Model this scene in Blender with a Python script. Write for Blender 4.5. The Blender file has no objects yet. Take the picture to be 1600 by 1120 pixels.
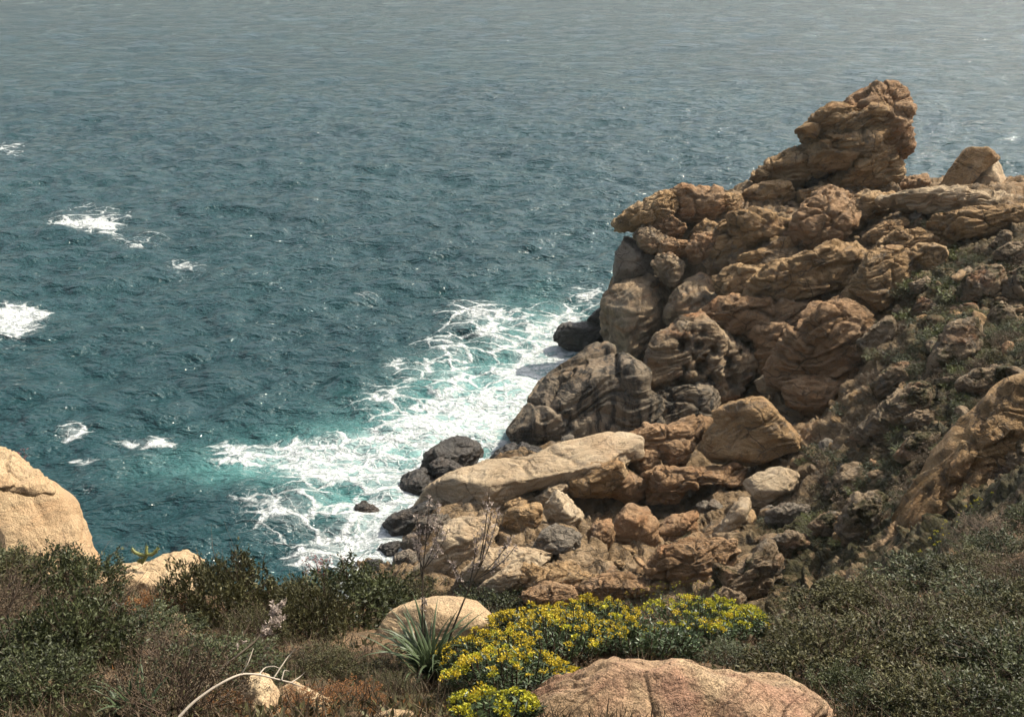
import bpy, bmesh, math, random
import numpy as np
from mathutils import Vector, Matrix

# ------------------------------------------------------------------ camera, sky, sun, exposure
scene = bpy.context.scene
col = scene.collection
CAMZ = 30.0
PITCH = math.radians(21.5)
LENS = 40.0
FPX = 1600 * LENS / 36.0
cam_data = bpy.data.cameras.new("camera")
cam_data.lens = LENS
cam_data.sensor_width = 36.0
cam_data.clip_start = 0.1
cam_data.clip_end = 60000
cam = bpy.data.objects.new("camera", cam_data)
cam.location = (0, 0, CAMZ)
cam.rotation_euler = (math.pi / 2 - PITCH, 0, 0)
col.objects.link(cam)
scene.camera = cam

SUN_AZ = math.radians(62)      # to the right of the view direction
SUN_EL = math.radians(52)
sun_vec = Vector((math.sin(SUN_AZ) * math.cos(SUN_EL), math.cos(SUN_AZ) * math.cos(SUN_EL), math.sin(SUN_EL)))
world = bpy.data.worlds.new("World")
scene.world = world
world.use_nodes = True
wn = world.node_tree
wn.nodes.clear()
wo = wn.nodes.new("ShaderNodeOutputWorld")
wb = wn.nodes.new("ShaderNodeBackground")
ws = wn.nodes.new("ShaderNodeTexSky")
wh = wn.nodes.new("ShaderNodeHueSaturation")
ws.sky_type = 'NISHITA'
ws.sun_disc = False
ws.sun_elevation = SUN_EL
ws.sun_rotation = SUN_AZ
ws.air_density = 1.0
ws.dust_density = 5.0
ws.ozone_density = 1.0
wh.inputs['Saturation'].default_value = 0.6
wb.inputs['Strength'].default_value = 0.135
wn.links.new(ws.outputs[0], wh.inputs['Color'])
wn.links.new(wh.outputs[0], wb.inputs['Color'])
wn.links.new(wb.outputs[0], wo.inputs['Surface'])
sl = bpy.data.lights.new("sun", 'SUN')
sl.energy = 5.0
sl.angle = math.radians(0.5)
sl.color = (1.0, 0.915, 0.77)
so = bpy.data.objects.new("sun", sl)
so.rotation_euler = (-sun_vec).to_track_quat('-Z', 'Y').to_euler()
so.location = (40, 20, 60)
col.objects.link(so)
scene.view_settings.view_transform = 'Standard'
scene.view_settings.look = 'None'
scene.view_settings.exposure = 0.58
scene.view_settings.gamma = 1.0
scene.render.engine = 'CYCLES'
scene.cycles.max_bounces = 3
scene.cycles.diffuse_bounces = 1
scene.cycles.glossy_bounces = 2
scene.cycles.transmission_bounces = 1
scene.cycles.use_denoising = True
scene.cycles.use_adaptive_sampling = True
scene.cycles.adaptive_threshold = 0.04

# ------------------------------------------------------------------ helpers: rays
CAM = np.array([0, 0, CAMZ])
RT = np.array([1.0, 0, 0])
FW = np.array([0, math.cos(PITCH), -math.sin(PITCH)])
UP = np.array([0, math.sin(PITCH), math.cos(PITCH)])
BK = -FW


def ray(px, py):
    return FW + (px - 800) / FPX * RT + (560 - py) / FPX * UP


def at_y(px, py, Y):
    d = ray(px, py)
    return CAM + d * (Y / d[1])


def at_z(px, py, z):
    d = ray(px, py)
    return CAM + d * ((z - CAMZ) / d[2])


def project(P):
    q = P - CAM
    w = q @ FW
    w = np.where(np.abs(w) < 1e-6, 1e-6, w)
    return 800 + FPX * (q @ RT) / w, 560 - FPX * (q @ UP) / w


# ------------------------------------------------------------------ helpers: noise
_rs = np.random.RandomState(7)
PERM = np.concatenate([_rs.permutation(256)] * 3).astype(np.int32)
GRAD = _rs.normal(size=(256, 3)).astype(np.float32)
GRAD /= np.linalg.norm(GRAD, axis=1)[:, None]
CELLR = _rs.rand(256, 4).astype(np.float32)


def perlin(P):
    P = P.astype(np.float32)
    i = np.floor(P).astype(np.int32)
    f = P - i
    i &= 255
    u = f * f * f * (f * (f * 6 - 15) + 10)
    res = 0
    for dx in (0, 1):
        wx = u[:, 0] if dx else 1 - u[:, 0]
        hx = PERM[i[:, 0] + dx]
        for dy in (0, 1):
            wy = u[:, 1] if dy else 1 - u[:, 1]
            hy = PERM[hx + ((i[:, 1] + dy) & 255)]
            for dz in (0, 1):
                wz = u[:, 2] if dz else 1 - u[:, 2]
                g = GRAD[PERM[hy + ((i[:, 2] + dz) & 255)]]
                dot = g[:, 0] * (f[:, 0] - dx) + g[:, 1] * (f[:, 1] - dy) + g[:, 2] * (f[:, 2] - dz)
                res = res + wx * wy * wz * dot
    return res * 1.5


def fbm(P, octv=4, gain=0.5, lac=2.03):
    a, s, r = 1.0, 1.0, 0
    for k in range(octv):
        r = r + a * perlin(P * s + 17.3 * k)
        a *= gain
        s *= lac
    return r


def ridged(P, octv=4, gain=0.5, lac=2.07):
    a, s, r = 1.0, 1.0, 0
    for k in range(octv):
        r = r + a * (1 - 2 * np.abs(perlin(P * s + 31.7 * k)))
        a *= gain
        s *= lac
    return r


def worley(P, jit=0.9):
    P = P.astype(np.float32)
    i = np.floor(P).astype(np.int32)
    f = P - i
    n = len(P)
    F1 = np.full(n, 9.0, np.float32)
    F2 = np.full(n, 9.0, np.float32)
    ID = np.zeros(n, np.float32)
    for dx in (-1, 0, 1):
        hx = PERM[(i[:, 0] + dx) & 255]
        for dy in (-1, 0, 1):
            hy = PERM[hx + ((i[:, 1] + dy) & 255)]
            for dz in (-1, 0, 1):
                h = PERM[hy + ((i[:, 2] + dz) & 255)]
                c = CELLR[h]
                d = (dx + 0.5 + (c[:, 0] - .5) * jit - f[:, 0]) ** 2 + (dy + 0.5 + (c[:, 1] - .5) * jit - f[:, 1]) ** 2 + (dz + 0.5 + (c[:, 2] - .5) * jit - f[:, 2]) ** 2
                closer = d < F1
                F2 = np.where(closer, F1, np.minimum(F2, d))
                ID = np.where(closer, c[:, 3], ID)
                F1 = np.where(closer, d, F1)
    return np.sqrt(F1), np.sqrt(F2), ID


def sstep(a, b, x):
    t = np.clip((x - a) / (b - a), 0, 1)
    return t * t * (3 - 2 * t)


# strata frame: layers that dip towards the lower left of the picture
ST = np.array([[0.93, 0.10, 0.35], [-0.12, 0.99, 0.03], [-0.34, -0.06, 0.94]])


# ------------------------------------------------------------------ helpers: meshes and objects
def make_mesh(name, V, F, mat=None, smooth=True):
    me = bpy.data.meshes.new(name)
    V = np.ascontiguousarray(V, np.float32)
    F = np.ascontiguousarray(F, np.int32)
    k = F.shape[1]
    me.vertices.add(len(V))
    me.vertices.foreach_set("co", V.ravel())
    me.loops.add(F.size)
    me.loops.foreach_set("vertex_index", F.ravel())
    me.polygons.add(len(F))
    me.polygons.foreach_set("loop_start", np.arange(0, F.size, k, dtype=np.int32))
    if smooth:
        me.polygons.foreach_set("use_smooth", np.ones(len(F), bool))
    if mat:
        me.materials.append(mat)
    me.update(calc_edges=True)
    return me


def link(name, data, loc=(0, 0, 0), parent=None, label=None, cat=None, group=None, kind=None):
    o = bpy.data.objects.new(name, data)
    o.location = loc
    col.objects.link(o)
    if parent is not None:
        o.parent = parent
    if label:
        o["label"] = label
    if cat:
        o["category"] = cat
    if group:
        o["group"] = group
    if kind:
        o["kind"] = kind
    return o


def vnormals(V, F):
    a, b, c = V[F[:, 0]], V[F[:, 1]], V[F[:, 2]]
    n = np.cross(b - a, c - a)
    N = np.zeros_like(V)
    for k in range(F.shape[1]):
        for j in range(3):
            N[:, j] += np.bincount(F[:, k], n[:, j], len(V))
    N /= np.linalg.norm(N, axis=1)[:, None] + 1e-9
    return N


_ico = {}


def icosphere(n):
    if n not in _ico:
        bm = bmesh.new()
        bmesh.ops.create_icosphere(bm, subdivisions=n, radius=1)
        V = np.array([v.co[:] for v in bm.verts])
        F = np.array([[v.index for v in f.verts] for f in bm.faces])
        bm.free()
        _ico[n] = (V, F)
    return _ico[n]


# ------------------------------------------------------------------ materials
def new_mat(name):
    m = bpy.data.materials.new(name)
    m.use_nodes = True
    nt = m.node_tree
    b = nt.nodes['Principled BSDF']
    return m, nt, b


class NB:
    """small node builder"""

    def __init__(s, nt):
        s.nt = nt

    def n(s, t, **kw):
        x = s.nt.nodes.new(t)
        for k, v in kw.items():
            setattr(x, k, v)
        return x

    def l(s, a, b):
        s.nt.links.new(a, b)

    def val(s, sock, v):
        if hasattr(v, 'is_linked') or isinstance(v, bpy.types.NodeSocket):
            s.l(v, sock)
        else:
            sock.default_value = v

    def noise(s, vec, scale, detail=4, rough=0.55, dist=0.0):
        x = s.n('ShaderNodeTexNoise')
        s.l(vec, x.inputs['Vector'])
        x.inputs['Scale'].default_value = scale
        x.inputs['Detail'].default_value = detail
        x.inputs['Roughness'].default_value = rough
        x.inputs['Distortion'].default_value = dist
        return x.outputs['Fac']

    def noisec(s, vec, scale, detail=3):
        x = s.n('ShaderNodeTexNoise')
        s.l(vec, x.inputs['Vector'])
        x.inputs['Scale'].default_value = scale
        x.inputs['Detail'].default_value = detail
        return x.outputs['Color']

    def ramp(s, fac, stops, interp='LINEAR'):
        x = s.n('ShaderNodeValToRGB')
        x.color_ramp.interpolation = interp
        e = x.color_ramp.elements
        while len(e) < len(stops):
            e.new(0.5)
        for i, (p, c) in enumerate(stops):
            e[i].position = p
            e[i].color = c if len(c) == 4 else (*c, 1)
        s.l(fac, x.inputs['Fac'])
        return x.outputs['Color']

    def maprange(s, v, a, b, c=0.0, d=1.0, smooth=False):
        x = s.n('ShaderNodeMapRange')
        if smooth:
            x.interpolation_type = 'SMOOTHSTEP'
        s.val(x.inputs[0], v)
        for i, q in enumerate((a, b, c, d)):
            s.val(x.inputs[i + 1], q)
        return x.outputs[0]

    def mix(s, fac, a, b, blend='MIX'):
        x = s.n('ShaderNodeMix', data_type='RGBA', blend_type=blend)
        s.val(x.inputs[0], fac)
        for sock, v in ((x.inputs[6], a), (x.inputs[7], b)):
            if isinstance(v, tuple):
                sock.default_value = v if len(v) == 4 else (*v, 1)
            else:
                s.l(v, sock)
        return x.outputs[2]

    def math(s, op, a, b=None, c=None, clamp=False):
        x = s.n('ShaderNodeMath', operation=op, use_clamp=clamp)
        s.val(x.inputs[0], a)
        if b is not None:
            s.val(x.inputs[1], b)
        if c is not None:
            s.val(x.inputs[2], c)
        return x.outputs[0]

    def mapping(s, vec, scale=(1, 1, 1), rot=(0, 0, 0), loc=(0, 0, 0)):
        x = s.n('ShaderNodeMapping')
        s.l(vec, x.inputs['Vector'])
        x.inputs['Scale'].default_value = scale
        x.inputs['Rotation'].default_value = rot
        x.inputs['Location'].default_value = loc
        return x.outputs[0]

    def warp(s, vec, scale, amt):
        c = s.noisec(vec, scale)
        a = s.n('ShaderNodeVectorMath', operation='MULTIPLY_ADD')
        s.l(c, a.inputs[0])
        a.inputs[1].default_value = (amt, amt, amt)
        s.l(vec, a.inputs[2])
        return a.outputs[0]

    def voro(s, vec, scale, feature='DISTANCE_TO_EDGE'):
        x = s.n('ShaderNodeTexVoronoi', feature=feature)
        s.l(vec, x.inputs['Vector'])
        x.inputs['Scale'].default_value = scale
        return x.outputs['Distance']

    def bump(s, h, strength, dist, prev=None):
        x = s.n('ShaderNodeBump')
        x.inputs['Strength'].default_value = strength
        x.inputs['Distance'].default_value = dist
        s.l(h, x.inputs['Height'])
        if prev is not None:
            s.l(prev, x.inputs['Normal'])
        return x.outputs[0]


def rock_mat(name, c1, c2, c3, stain=(0.30, 0.165, 0.075), stain_amt=0.5, lichen=(0.10, 0.095, 0.085), lichen_amt=0.5,
             rough=0.85, unit=1.0, strata=0.5, streak=0.0, green=0.0, crack=1.0, speck=0.5, spec=0.25, bump=1.0, pink=None, masked=False):
    m, nt, b = new_mat(name)
    k = NB(nt)
    pos = k.n('ShaderNodeNewGeometry').outputs['Position']
    pos = k.mapping(pos, scale=(1 / unit,) * 3)
    wp = k.warp(pos, 0.9, 0.9)
    lay = k.mapping(wp, scale=(0.35, 0.35, 2.6), rot=(0.05, 0.36, 0.1))
    big = k.noise(wp, 0.33, 3, 0.6)
    colr = k.ramp(big, [(0.30, c1), (0.5, c2), (0.68, c3)])
    med = k.noise(wp, 1.7, 5, 0.68)
    colr = k.mix(k.maprange(med, 0.35, 0.7, 0, 0.55), colr, c1)
    # iron stains
    st = k.noise(lay, 0.55, 4, 0.6)
    colr = k.mix(k.math('MULTIPLY', k.maprange(st, 0.52, 0.68), stain_amt), colr, stain)
    if pink:
        pk = k.noise(wp, 0.55, 4, 0.55)
        colr = k.mix(k.maprange(pk, 0.50, 0.62, 0, 0.75), colr, pink)
    # grey lichen crust
    li = k.noise(k.mapping(wp, loc=(7, 3, 1)), 1.1, 5, 0.75)
    colr = k.mix(k.math('MULTIPLY', k.maprange(li, 0.52, 0.66), lichen_amt), colr, lichen)
    if streak > 0:
        sv = k.mapping(wp, scale=(2.2, 1.6, 0.12))
        sn = k.noise(sv, 1.0, 5, 0.6)
        colr = k.mix(k.math('MULTIPLY', k.maprange(sn, 0.47, 0.60), streak), colr, (0.03, 0.028, 0.025))
    if green > 0:
        gn = k.noise(k.mapping(wp, loc=(2, 9, 4)), 0.6, 5, 0.72)
        gc = k.ramp(k.noise(pos, 2.5, 5, .7), [(0.3, (0.028, 0.022, 0.012)), (0.5, (0.05, 0.045, 0.016)), (0.72, (0.085, 0.055, 0.025))])
        gf = k.maprange(gn, 0.56 - 0.17 * green, 0.64 - 0.15 * green)
        if masked:
            gf = k.math('MULTIPLY', gf, k.n('ShaderNodeAttribute', attribute_name='scrub').outputs['Fac'])
        colr = k.mix(gf, colr, gc)
    # joints
    vx = k.mapping(wp, scale=(0.6, 0.6, 1.25), rot=(0.1, 0.36, 0.3))
    ve = k.voro(vx, 0.62)
    cr = k.maprange(ve, 0.0, 0.022)
    ve2 = k.voro(k.mapping(wp, scale=(0.7, 0.7, 1.5), rot=(0.2, 0.3, 0.9)), 1.9)
    cr2 = k.maprange(ve2, 0.0, 0.035)
    nm = k.noise(pos, 0.8, 3)
    crk = k.math('MULTIPLY', cr, k.math('MAXIMUM', cr2, k.maprange(nm, 0.42, 0.5)))
    crk = k.math('MAXIMUM', k.math('MAXIMUM', crk, k.maprange(k.noise(pos, 0.5, 3), 0.45, 0.55)), 1 - 0.75 * crack)
    colr = k.mix(crk, k.mix(0.75, colr, (0.02, 0.016, 0.012)), colr)
    # crystals
    sp = k.noise(pos, 26, 3, 0.7)
    colr = k.mix(speck, colr, k.ramp(sp, [(0.32, (0.35, 0.33, 0.32)), (0.5, (1, 1, 1)), (0.68, (1.45, 1.42, 1.38))]), 'MULTIPLY')
    k.l(colr, b.inputs['Base Color'])
    b.inputs['Roughness'].default_value = rough
    b.inputs['Specular IOR Level'].default_value = spec
    h1 = k.noise(wp, 2.2, 7, 0.68)
    h2 = k.noise(lay, 1.6, 5, 0.62)
    h3 = k.noise(pos, 14, 3, 0.7)
    hh = k.math('ADD', k.math('MULTIPLY', h1, 0.55), k.math('MULTIPLY', h2, strata))
    hh = k.math('MULTIPLY_ADD', crk, 0.14 * crack, hh)
    nrm = k.bump(hh, 1.0 * bump, 0.55 * unit)
    nrm = k.bump(h3, 0.7 * bump, 0.07 * unit, nrm)
    k.l(nrm, b.inputs['Normal'])
    return m


M = {}
M['tan'] = rock_mat('tan_granite', (0.225, 0.142, 0.066), (0.335, 0.215, 0.103), (0.45, 0.32, 0.18), lichen_amt=0.6, stain_amt=0.55)
M['orange'] = rock_mat('orange_granite', (0.21, 0.13, 0.065), (0.29, 0.175, 0.09), (0.37, 0.245, 0.14), stain=(0.29, 0.135, 0.055), stain_amt=0.6, lichen_amt=0.35)
M['smooth'] = rock_mat('weathered_granite', (0.20, 0.15, 0.095), (0.29, 0.205, 0.12), (0.37, 0.29, 0.19), stain=(0.27, 0.125, 0.05), stain_amt=0.85, lichen_amt=0.7, strata=0.2, crack=0.4, bump=0.8, streak=0.35)
M['pale'] = rock_mat('pale_granite', (0.28, 0.205, 0.125), (0.36, 0.28, 0.18), (0.43, 0.345, 0.235), stain=(0.34, 0.19, 0.09), stain_amt=0.3, lichen=(0.20, 0.175, 0.14), lichen_amt=0.4, strata=0.3, crack=0.6, bump=0.7)
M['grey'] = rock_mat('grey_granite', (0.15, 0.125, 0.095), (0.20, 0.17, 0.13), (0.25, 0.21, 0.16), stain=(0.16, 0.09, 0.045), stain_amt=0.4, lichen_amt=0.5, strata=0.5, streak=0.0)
M['streak'] = rock_mat('dark_streaked_cliff', (0.16, 0.125, 0.085), (0.22, 0.175, 0.12), (0.28, 0.22, 0.155), stain_amt=0.25, lichen_amt=0.5, strata=0.35, streak=0.9)
M['wet'] = rock_mat('wet_black_rock', (0.022, 0.019, 0.015), (0.038, 0.031, 0.023), (0.07, 0.055, 0.04), stain_amt=0.1, lichen=(0.02, 0.02, 0.018), lichen_amt=0.5, rough=0.45, spec=0.5)
M['slope'] = rock_mat('scree_and_scrub', (0.17, 0.115, 0.062), (0.24, 0.165, 0.09), (0.33, 0.24, 0.145), stain_amt=0.4, lichen_amt=0.6, green=1.0, strata=0.6, masked=True)
M['lichened'] = rock_mat('lichened_rock', (0.17, 0.122, 0.074), (0.24, 0.175, 0.108), (0.32, 0.245, 0.158), stain=(0.30, 0.11, 0.04), stain_amt=0.5, lichen=(0.12, 0.115, 0.10), lichen_amt=0.8, green=0.3)
M['near'] = rock_mat('coarse_tan_granite', (0.33, 0.23, 0.13), (0.42, 0.305, 0.18), (0.48, 0.37, 0.23), stain=(0.38, 0.21, 0.10), stain_amt=0.5, lichen=(0.27, 0.20, 0.13), lichen_amt=0.4, unit=0.32, strata=0.1, crack=0.15, bump=0.8, speck=0.65)
M['near_pink'] = rock_mat('pink_stained_granite', (0.31, 0.21, 0.12), (0.40, 0.28, 0.165), (0.47, 0.355, 0.22), stain=(0.25, 0.125, 0.08), stain_amt=0.6, lichen=(0.13, 0.09, 0.07), lichen_amt=0.5, unit=0.34, strata=0.15, crack=0.25, bump=1.0, speck=0.75, pink=(0.30, 0.16, 0.105))
M['earth'] = rock_mat('dry_earth', (0.10, 0.06, 0.032), (0.16, 0.10, 0.055), (0.24, 0.165, 0.095), stain=(0.10, 0.05, 0.02), lichen=(0.045, 0.035, 0.02), lichen_amt=0.7, unit=0.35, crack=0.1, strata=0.1, green=0.6)


def plain_mat(name, c, rough=0.6, var=0.25, spec=0.4, scale=6.0, trans=0.0, c2=None):
    m, nt, b = new_mat(name)
    k = NB(nt)
    pos = k.n('ShaderNodeNewGeometry').outputs['Position']
    rnd = k.n('ShaderNodeNewGeometry').outputs['Random Per Island']
    f = k.noise(pos, scale, 3)
    lo = tuple(x * (1 - var) for x in c)
    hi = tuple(min(1, x * (1 + var)) for x in (c2 or c))
    mixf = k.math('ADD', k.math('MULTIPLY', f, 0.6), k.math('MULTIPLY', rnd, 0.4))
    cc = k.ramp(mixf, [(0.25, lo), (0.75, hi)])
    k.l(cc, b.inputs['Base Color'])
    b.inputs['Roughness'].default_value = rough
    b.inputs['Specular IOR Level'].default_value = spec
    if trans > 0:
        tr = k.n('ShaderNodeBsdfTranslucent')
        k.l(cc, tr.inputs['Color'])
        mx = k.n('ShaderNodeMixShader')
        mx.inputs[0].default_value = trans
        k.l(b.outputs[0], mx.inputs[1])
        k.l(tr.outputs[0], mx.inputs[2])
        k.l(mx.outputs[0], nt.nodes['Material Output'].inputs['Surface'])
    return m


M['leaf'] = plain_mat('dark_green_leaf', (0.022, 0.030, 0.012), 0.5, 0.6, 0.3, 3.0, 0.2, (0.058, 0.066, 0.027))
M['leaf2'] = plain_mat('olive_leaf', (0.034, 0.036, 0.014), 0.55, 0.6, 0.25, 3.0, 0.2, (0.078, 0.073, 0.031))
M['leaf_dry'] = plain_mat('dry_brown_leaf', (0.055, 0.038, 0.022), 0.7, 0.5, 0.3, 3.0, 0.15, (0.105, 0.076, 0.046))
M['leaf_rust'] = plain_mat('rust_leaf', (0.13, 0.05, 0.02), 0.6, 0.5, 0.3, 4.0, 0.2, (0.22, 0.10, 0.03))
M['leaf_bright'] = plain_mat('fresh_green_leaf', (0.05, 0.065, 0.015), 0.5, 0.4, 0.4, 3.0, 0.2, (0.11, 0.12, 0.03))
M['twig'] = plain_mat('brown_twig', (0.075, 0.052, 0.036), 0.8, 0.4, 0.2)
M['twig_grey'] = plain_mat('bleached_twig', (0.34, 0.29, 0.23), 0.7, 0.3, 0.3)
M['euph_leaf'] = plain_mat('spurge_leaf', (0.028, 0.05, 0.022), 0.45, 0.4, 0.45, 3.0, 0.15, (0.07, 0.10, 0.04))
M['flower'] = plain_mat('yellow_bract', (0.36, 0.28, 0.02), 0.6, 0.35, 0.3, 2.5, 0.25, (0.52, 0.39, 0.03))
M['flower_green'] = plain_mat('yellow_green_bract', (0.26, 0.27, 0.02), 0.6, 0.35, 0.3, 2.5, 0.25, (0.44, 0.40, 0.03))
M['asph_leaf'] = plain_mat('strap_leaf', (0.032, 0.05, 0.022), 0.42, 0.35, 0.3, 4.0, 0.15, (0.075, 0.10, 0.048))
M['stalk'] = plain_mat('dark_stalk', (0.06, 0.045, 0.028), 0.6, 0.3, 0.3)
M['blossom'] = plain_mat('pale_pink_blossom', (0.40, 0.33, 0.28), 0.6, 0.25, 0.3, 8.0, 0.3)
M['cactus'] = plain_mat('succulent_green', (0.16, 0.17, 0.05), 0.5, 0.3, 0.4, 20.0)
M['redflower'] = plain_mat('dusky_red_flower', (0.22, 0.07, 0.07), 0.6, 0.3, 0.3)


# ------------------------------------------------------------------ terrain height
CP = []


def cY(px, py, Y):
    CP.append(at_y(px, py, Y))


def cZ(px, py, z):
    CP.append(at_z(px, py, z))


def cXYZ(px, Y, z):
    CP.append(np.array([(px - 800) / FPX / math.cos(PITCH) * Y, Y, z]))


# near hillside
for a in [(-300, 1300, 3.2), (100, 1300, 3.2), (800, 1300, 3.2), (1500, 1300, 3.3), (1900, 1300, 3.4),
          (-200, 1120, 5.0), (100, 1120, 5.0), (450, 1120, 4.9), (800, 1120, 4.9), (1200, 1120, 5.1), (1550, 1120, 5.4), (1800, 1120, 5.5),
          (-200, 1000, 7.2), (100, 1000, 7.2), (350, 1000, 7.4), (520, 1040, 6.8), (670, 1075, 6.2), (680, 1010, 7.6), (900, 1050, 6.4), (900, 1000, 7.4), (1050, 1010, 7.4), (1200, 1020, 7.4), (1500, 1000, 7.8), (1800, 980, 8.2),
          (-200, 890, 11.5), (60, 900, 11.0), (150, 925, 10.0), (330, 935, 9.6), (560, 950, 9.4), (820, 965, 9.6), (1000, 965, 9.6), (1180, 985, 9.8), (1350, 935, 11.0), (1500, 890, 12.0), (1620, 850, 12.6), (1850, 780, 14)]:
    cY(*a)
for px in (-900, -200, 800, 1800, 2500):
    cXYZ(px, 1.0, 28.5), cXYZ(px, 2.0, 27.9)
for px in (-400, 0, 250, 450):
    cXYZ(px, 12.6, 21.2), cXYZ(px, 16, 16), cXYZ(px, 22, 6), cXYZ(px, 28, -1), cXYZ(px, 34, -4)
for px in (620, 800, 1000):
    cXYZ(px, 11.8, 21.4), cXYZ(px, 16, 15), cXYZ(px, 22, 8.5), cXYZ(px, 28, 5), cXYZ(px, 35, 2.6)
cXYZ(1180, 12.5, 20.8), cXYZ(1180, 17, 15.5), cXYZ(1180, 24, 9), cXYZ(1180, 31, 6)
cXYZ(1400, 14, 20.5), cXYZ(1400, 19, 17), cXYZ(1400, 26, 12)
cXYZ(1600, 15.5, 20.5), cXYZ(1600, 21, 17.5), cXYZ(1600, 27, 15.5)
cXYZ(1900, 18, 22), cXYZ(1900, 26, 20), cXYZ(1900, 40, 19), cXYZ(1900, 60, 17.5), cXYZ(1900, 80, 13), cXYZ(1900, 105, -3)
# cove floor / sea bed
for a in [(-300, 800, -4), (100, 800, -4), (300, 850, -4), (450, 860, -3.5), (500, 780, -4), (600, 700, -4), (750, 600, -4), (850, 480, -4), (900, 400, -4), (940, 320, -5), (1000, 250, -6)]:
    cZ(*a)
# shore line
for a in [(560, 893, -0.6), (600, 860, -0.5), (630, 815, -0.5), (660, 790, -0.4), (720, 745, -0.6), (770, 715, -0.4), (800, 692, -0.5), (840, 640, -0.5), (880, 595, -0.6), (915, 560, -0.8)]:
    cZ(*a)
# shore shelf and gully
for a in [(640, 885, 0.8), (690, 870, 1.4), (720, 780, 1.0), (800, 755, 1.8), (880, 730, 2.2), (930, 715, 2.6), (850, 700, 0.4)]:
    cZ(*a)
for a in [(760, 920, 43.5), (850, 900, 43.5), (950, 905, 43), (1060, 915, 41), (1150, 925, 39.5), (870, 850, 46), (950, 860, 45.5), (1000, 880, 44),
          (1060, 800, 52), (1060, 850, 47), (1130, 860, 43.5), (1120, 770, 52.5), (1020, 760, 55), (940, 780, 53.5), (1200, 880, 41), (1270, 850, 41), (1340, 830, 40),
          (1050, 690, 58.5), (1000, 690, 60), (970, 700, 59), (1190, 735, 54.5), (1190, 670, 57.5), (1250, 700, 53), (1290, 640, 58.5), (1300, 700, 51.5), (1300, 760, 47),
          (1400, 830, 37), (1400, 760, 42), (1400, 690, 46), (1400, 620, 50.5), (1470, 770, 37.5), (1520, 700, 40), (1500, 640, 45.5), (1600, 620, 41), (1600, 720, 35), (1700, 600, 42), (1700, 480, 54), (1700, 330, 70),
          (1500, 560, 51), (1600, 540, 49), (1400, 540, 56.5), (1500, 470, 58), (1600, 430, 59.5), (1600, 350, 66), (1600, 313, 71), (1500, 390, 65), (1500, 330, 71), (1500, 300, 76), (1400, 450, 63), (1400, 380, 69), (1400, 320, 75), (1420, 298, 79),
          (1300, 560, 62.5), (1300, 500, 65), (1300, 440, 68), (1300, 380, 72), (1300, 330, 76.5), (1300, 300, 80),
          (1200, 570, 66), (1200, 500, 68.5), (1200, 440, 70), (1200, 380, 73.5), (1200, 330, 77.5), (1190, 297, 81),
          (1100, 600, 68.5), (1100, 520, 71), (1100, 460, 73), (1100, 400, 74), (1100, 350, 77.5), (1090, 312, 81),
          (1040, 640, 68), (1040, 560, 72), (1040, 480, 75), (1040, 420, 77), (1030, 360, 78.5), (1030, 318, 81.5),
          (1000, 640, 69), (995, 560, 74.5), (995, 480, 77), (995, 420, 79), (995, 360, 79.5),
          (900, 650, 69), (930, 600, 73)]:
    cY(*a)
# far side of the headland
for px, Y, z in [(985, 90, -2), (1090, 86, 8), (1090, 95, -3), (1190, 87, 8.5), (1190, 97, -3), (1300, 87, 9), (1300, 100, -3), (1420, 86, 10), (1420, 100, -3), (1500, 84, 11), (1500, 102, -3), (1600, 80, 12), (1600, 103, -3), (1750, 80, 13), (1750, 104, -3), (900, 84, -4), (930, 78, -3)]:
    cXYZ(px, Y, z)
CP = np.array(CP)


def plog(X, Y):
    return np.stack([np.arctan2(X, Y), np.log(np.hypot(X, Y))], -1)


_cu = plog(CP[:, 0], CP[:, 1])
_C = 0.03


def _ker(a, b):
    return np.sqrt(((a[:, None, :] - b[None, :, :]) ** 2).sum(-1) + _C * _C)


_n = len(CP)
_A = np.zeros((_n + 3, _n + 3))
_A[:_n, :_n] = _ker(_cu, _cu) - 0.0008 * np.eye(_n)
_A[:_n, _n] = _A[_n, :_n] = 1
_A[:_n, _n + 1:] = _cu
_A[_n + 1:, :_n] = _cu.T
_w = np.linalg.solve(_A, np.concatenate([CP[:, 2], np.zeros(3)]))


def height(X, Y):
    u = plog(np.asarray(X, float).ravel(), np.asarray(Y, float).ravel())
    out = np.empty(len(u))
    for s in range(0, len(u), 40000):
        q = u[s:s + 40000]
        out[s:s + 40000] = _ker(q, _cu) @ _w[:_n] + _w[_n] + q @ _w[_n + 1:]
    return np.clip(out, -5.0, 40)


def hit(px, py):
    """distance along the camera ray of a pixel to the ground (depth along the view axis)"""
    d = ray(px, py)
    t = np.concatenate([np.linspace(3, 20, 160), np.linspace(20.1, 130, 500)])
    P = CAM + t[:, None] * d
    under = P[:, 2] < np.maximum(height(P[:, 0], P[:, 1]), -1.0)
    i = int(np.argmax(under)) if under.any() else len(t) - 1
    return t[i]


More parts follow.
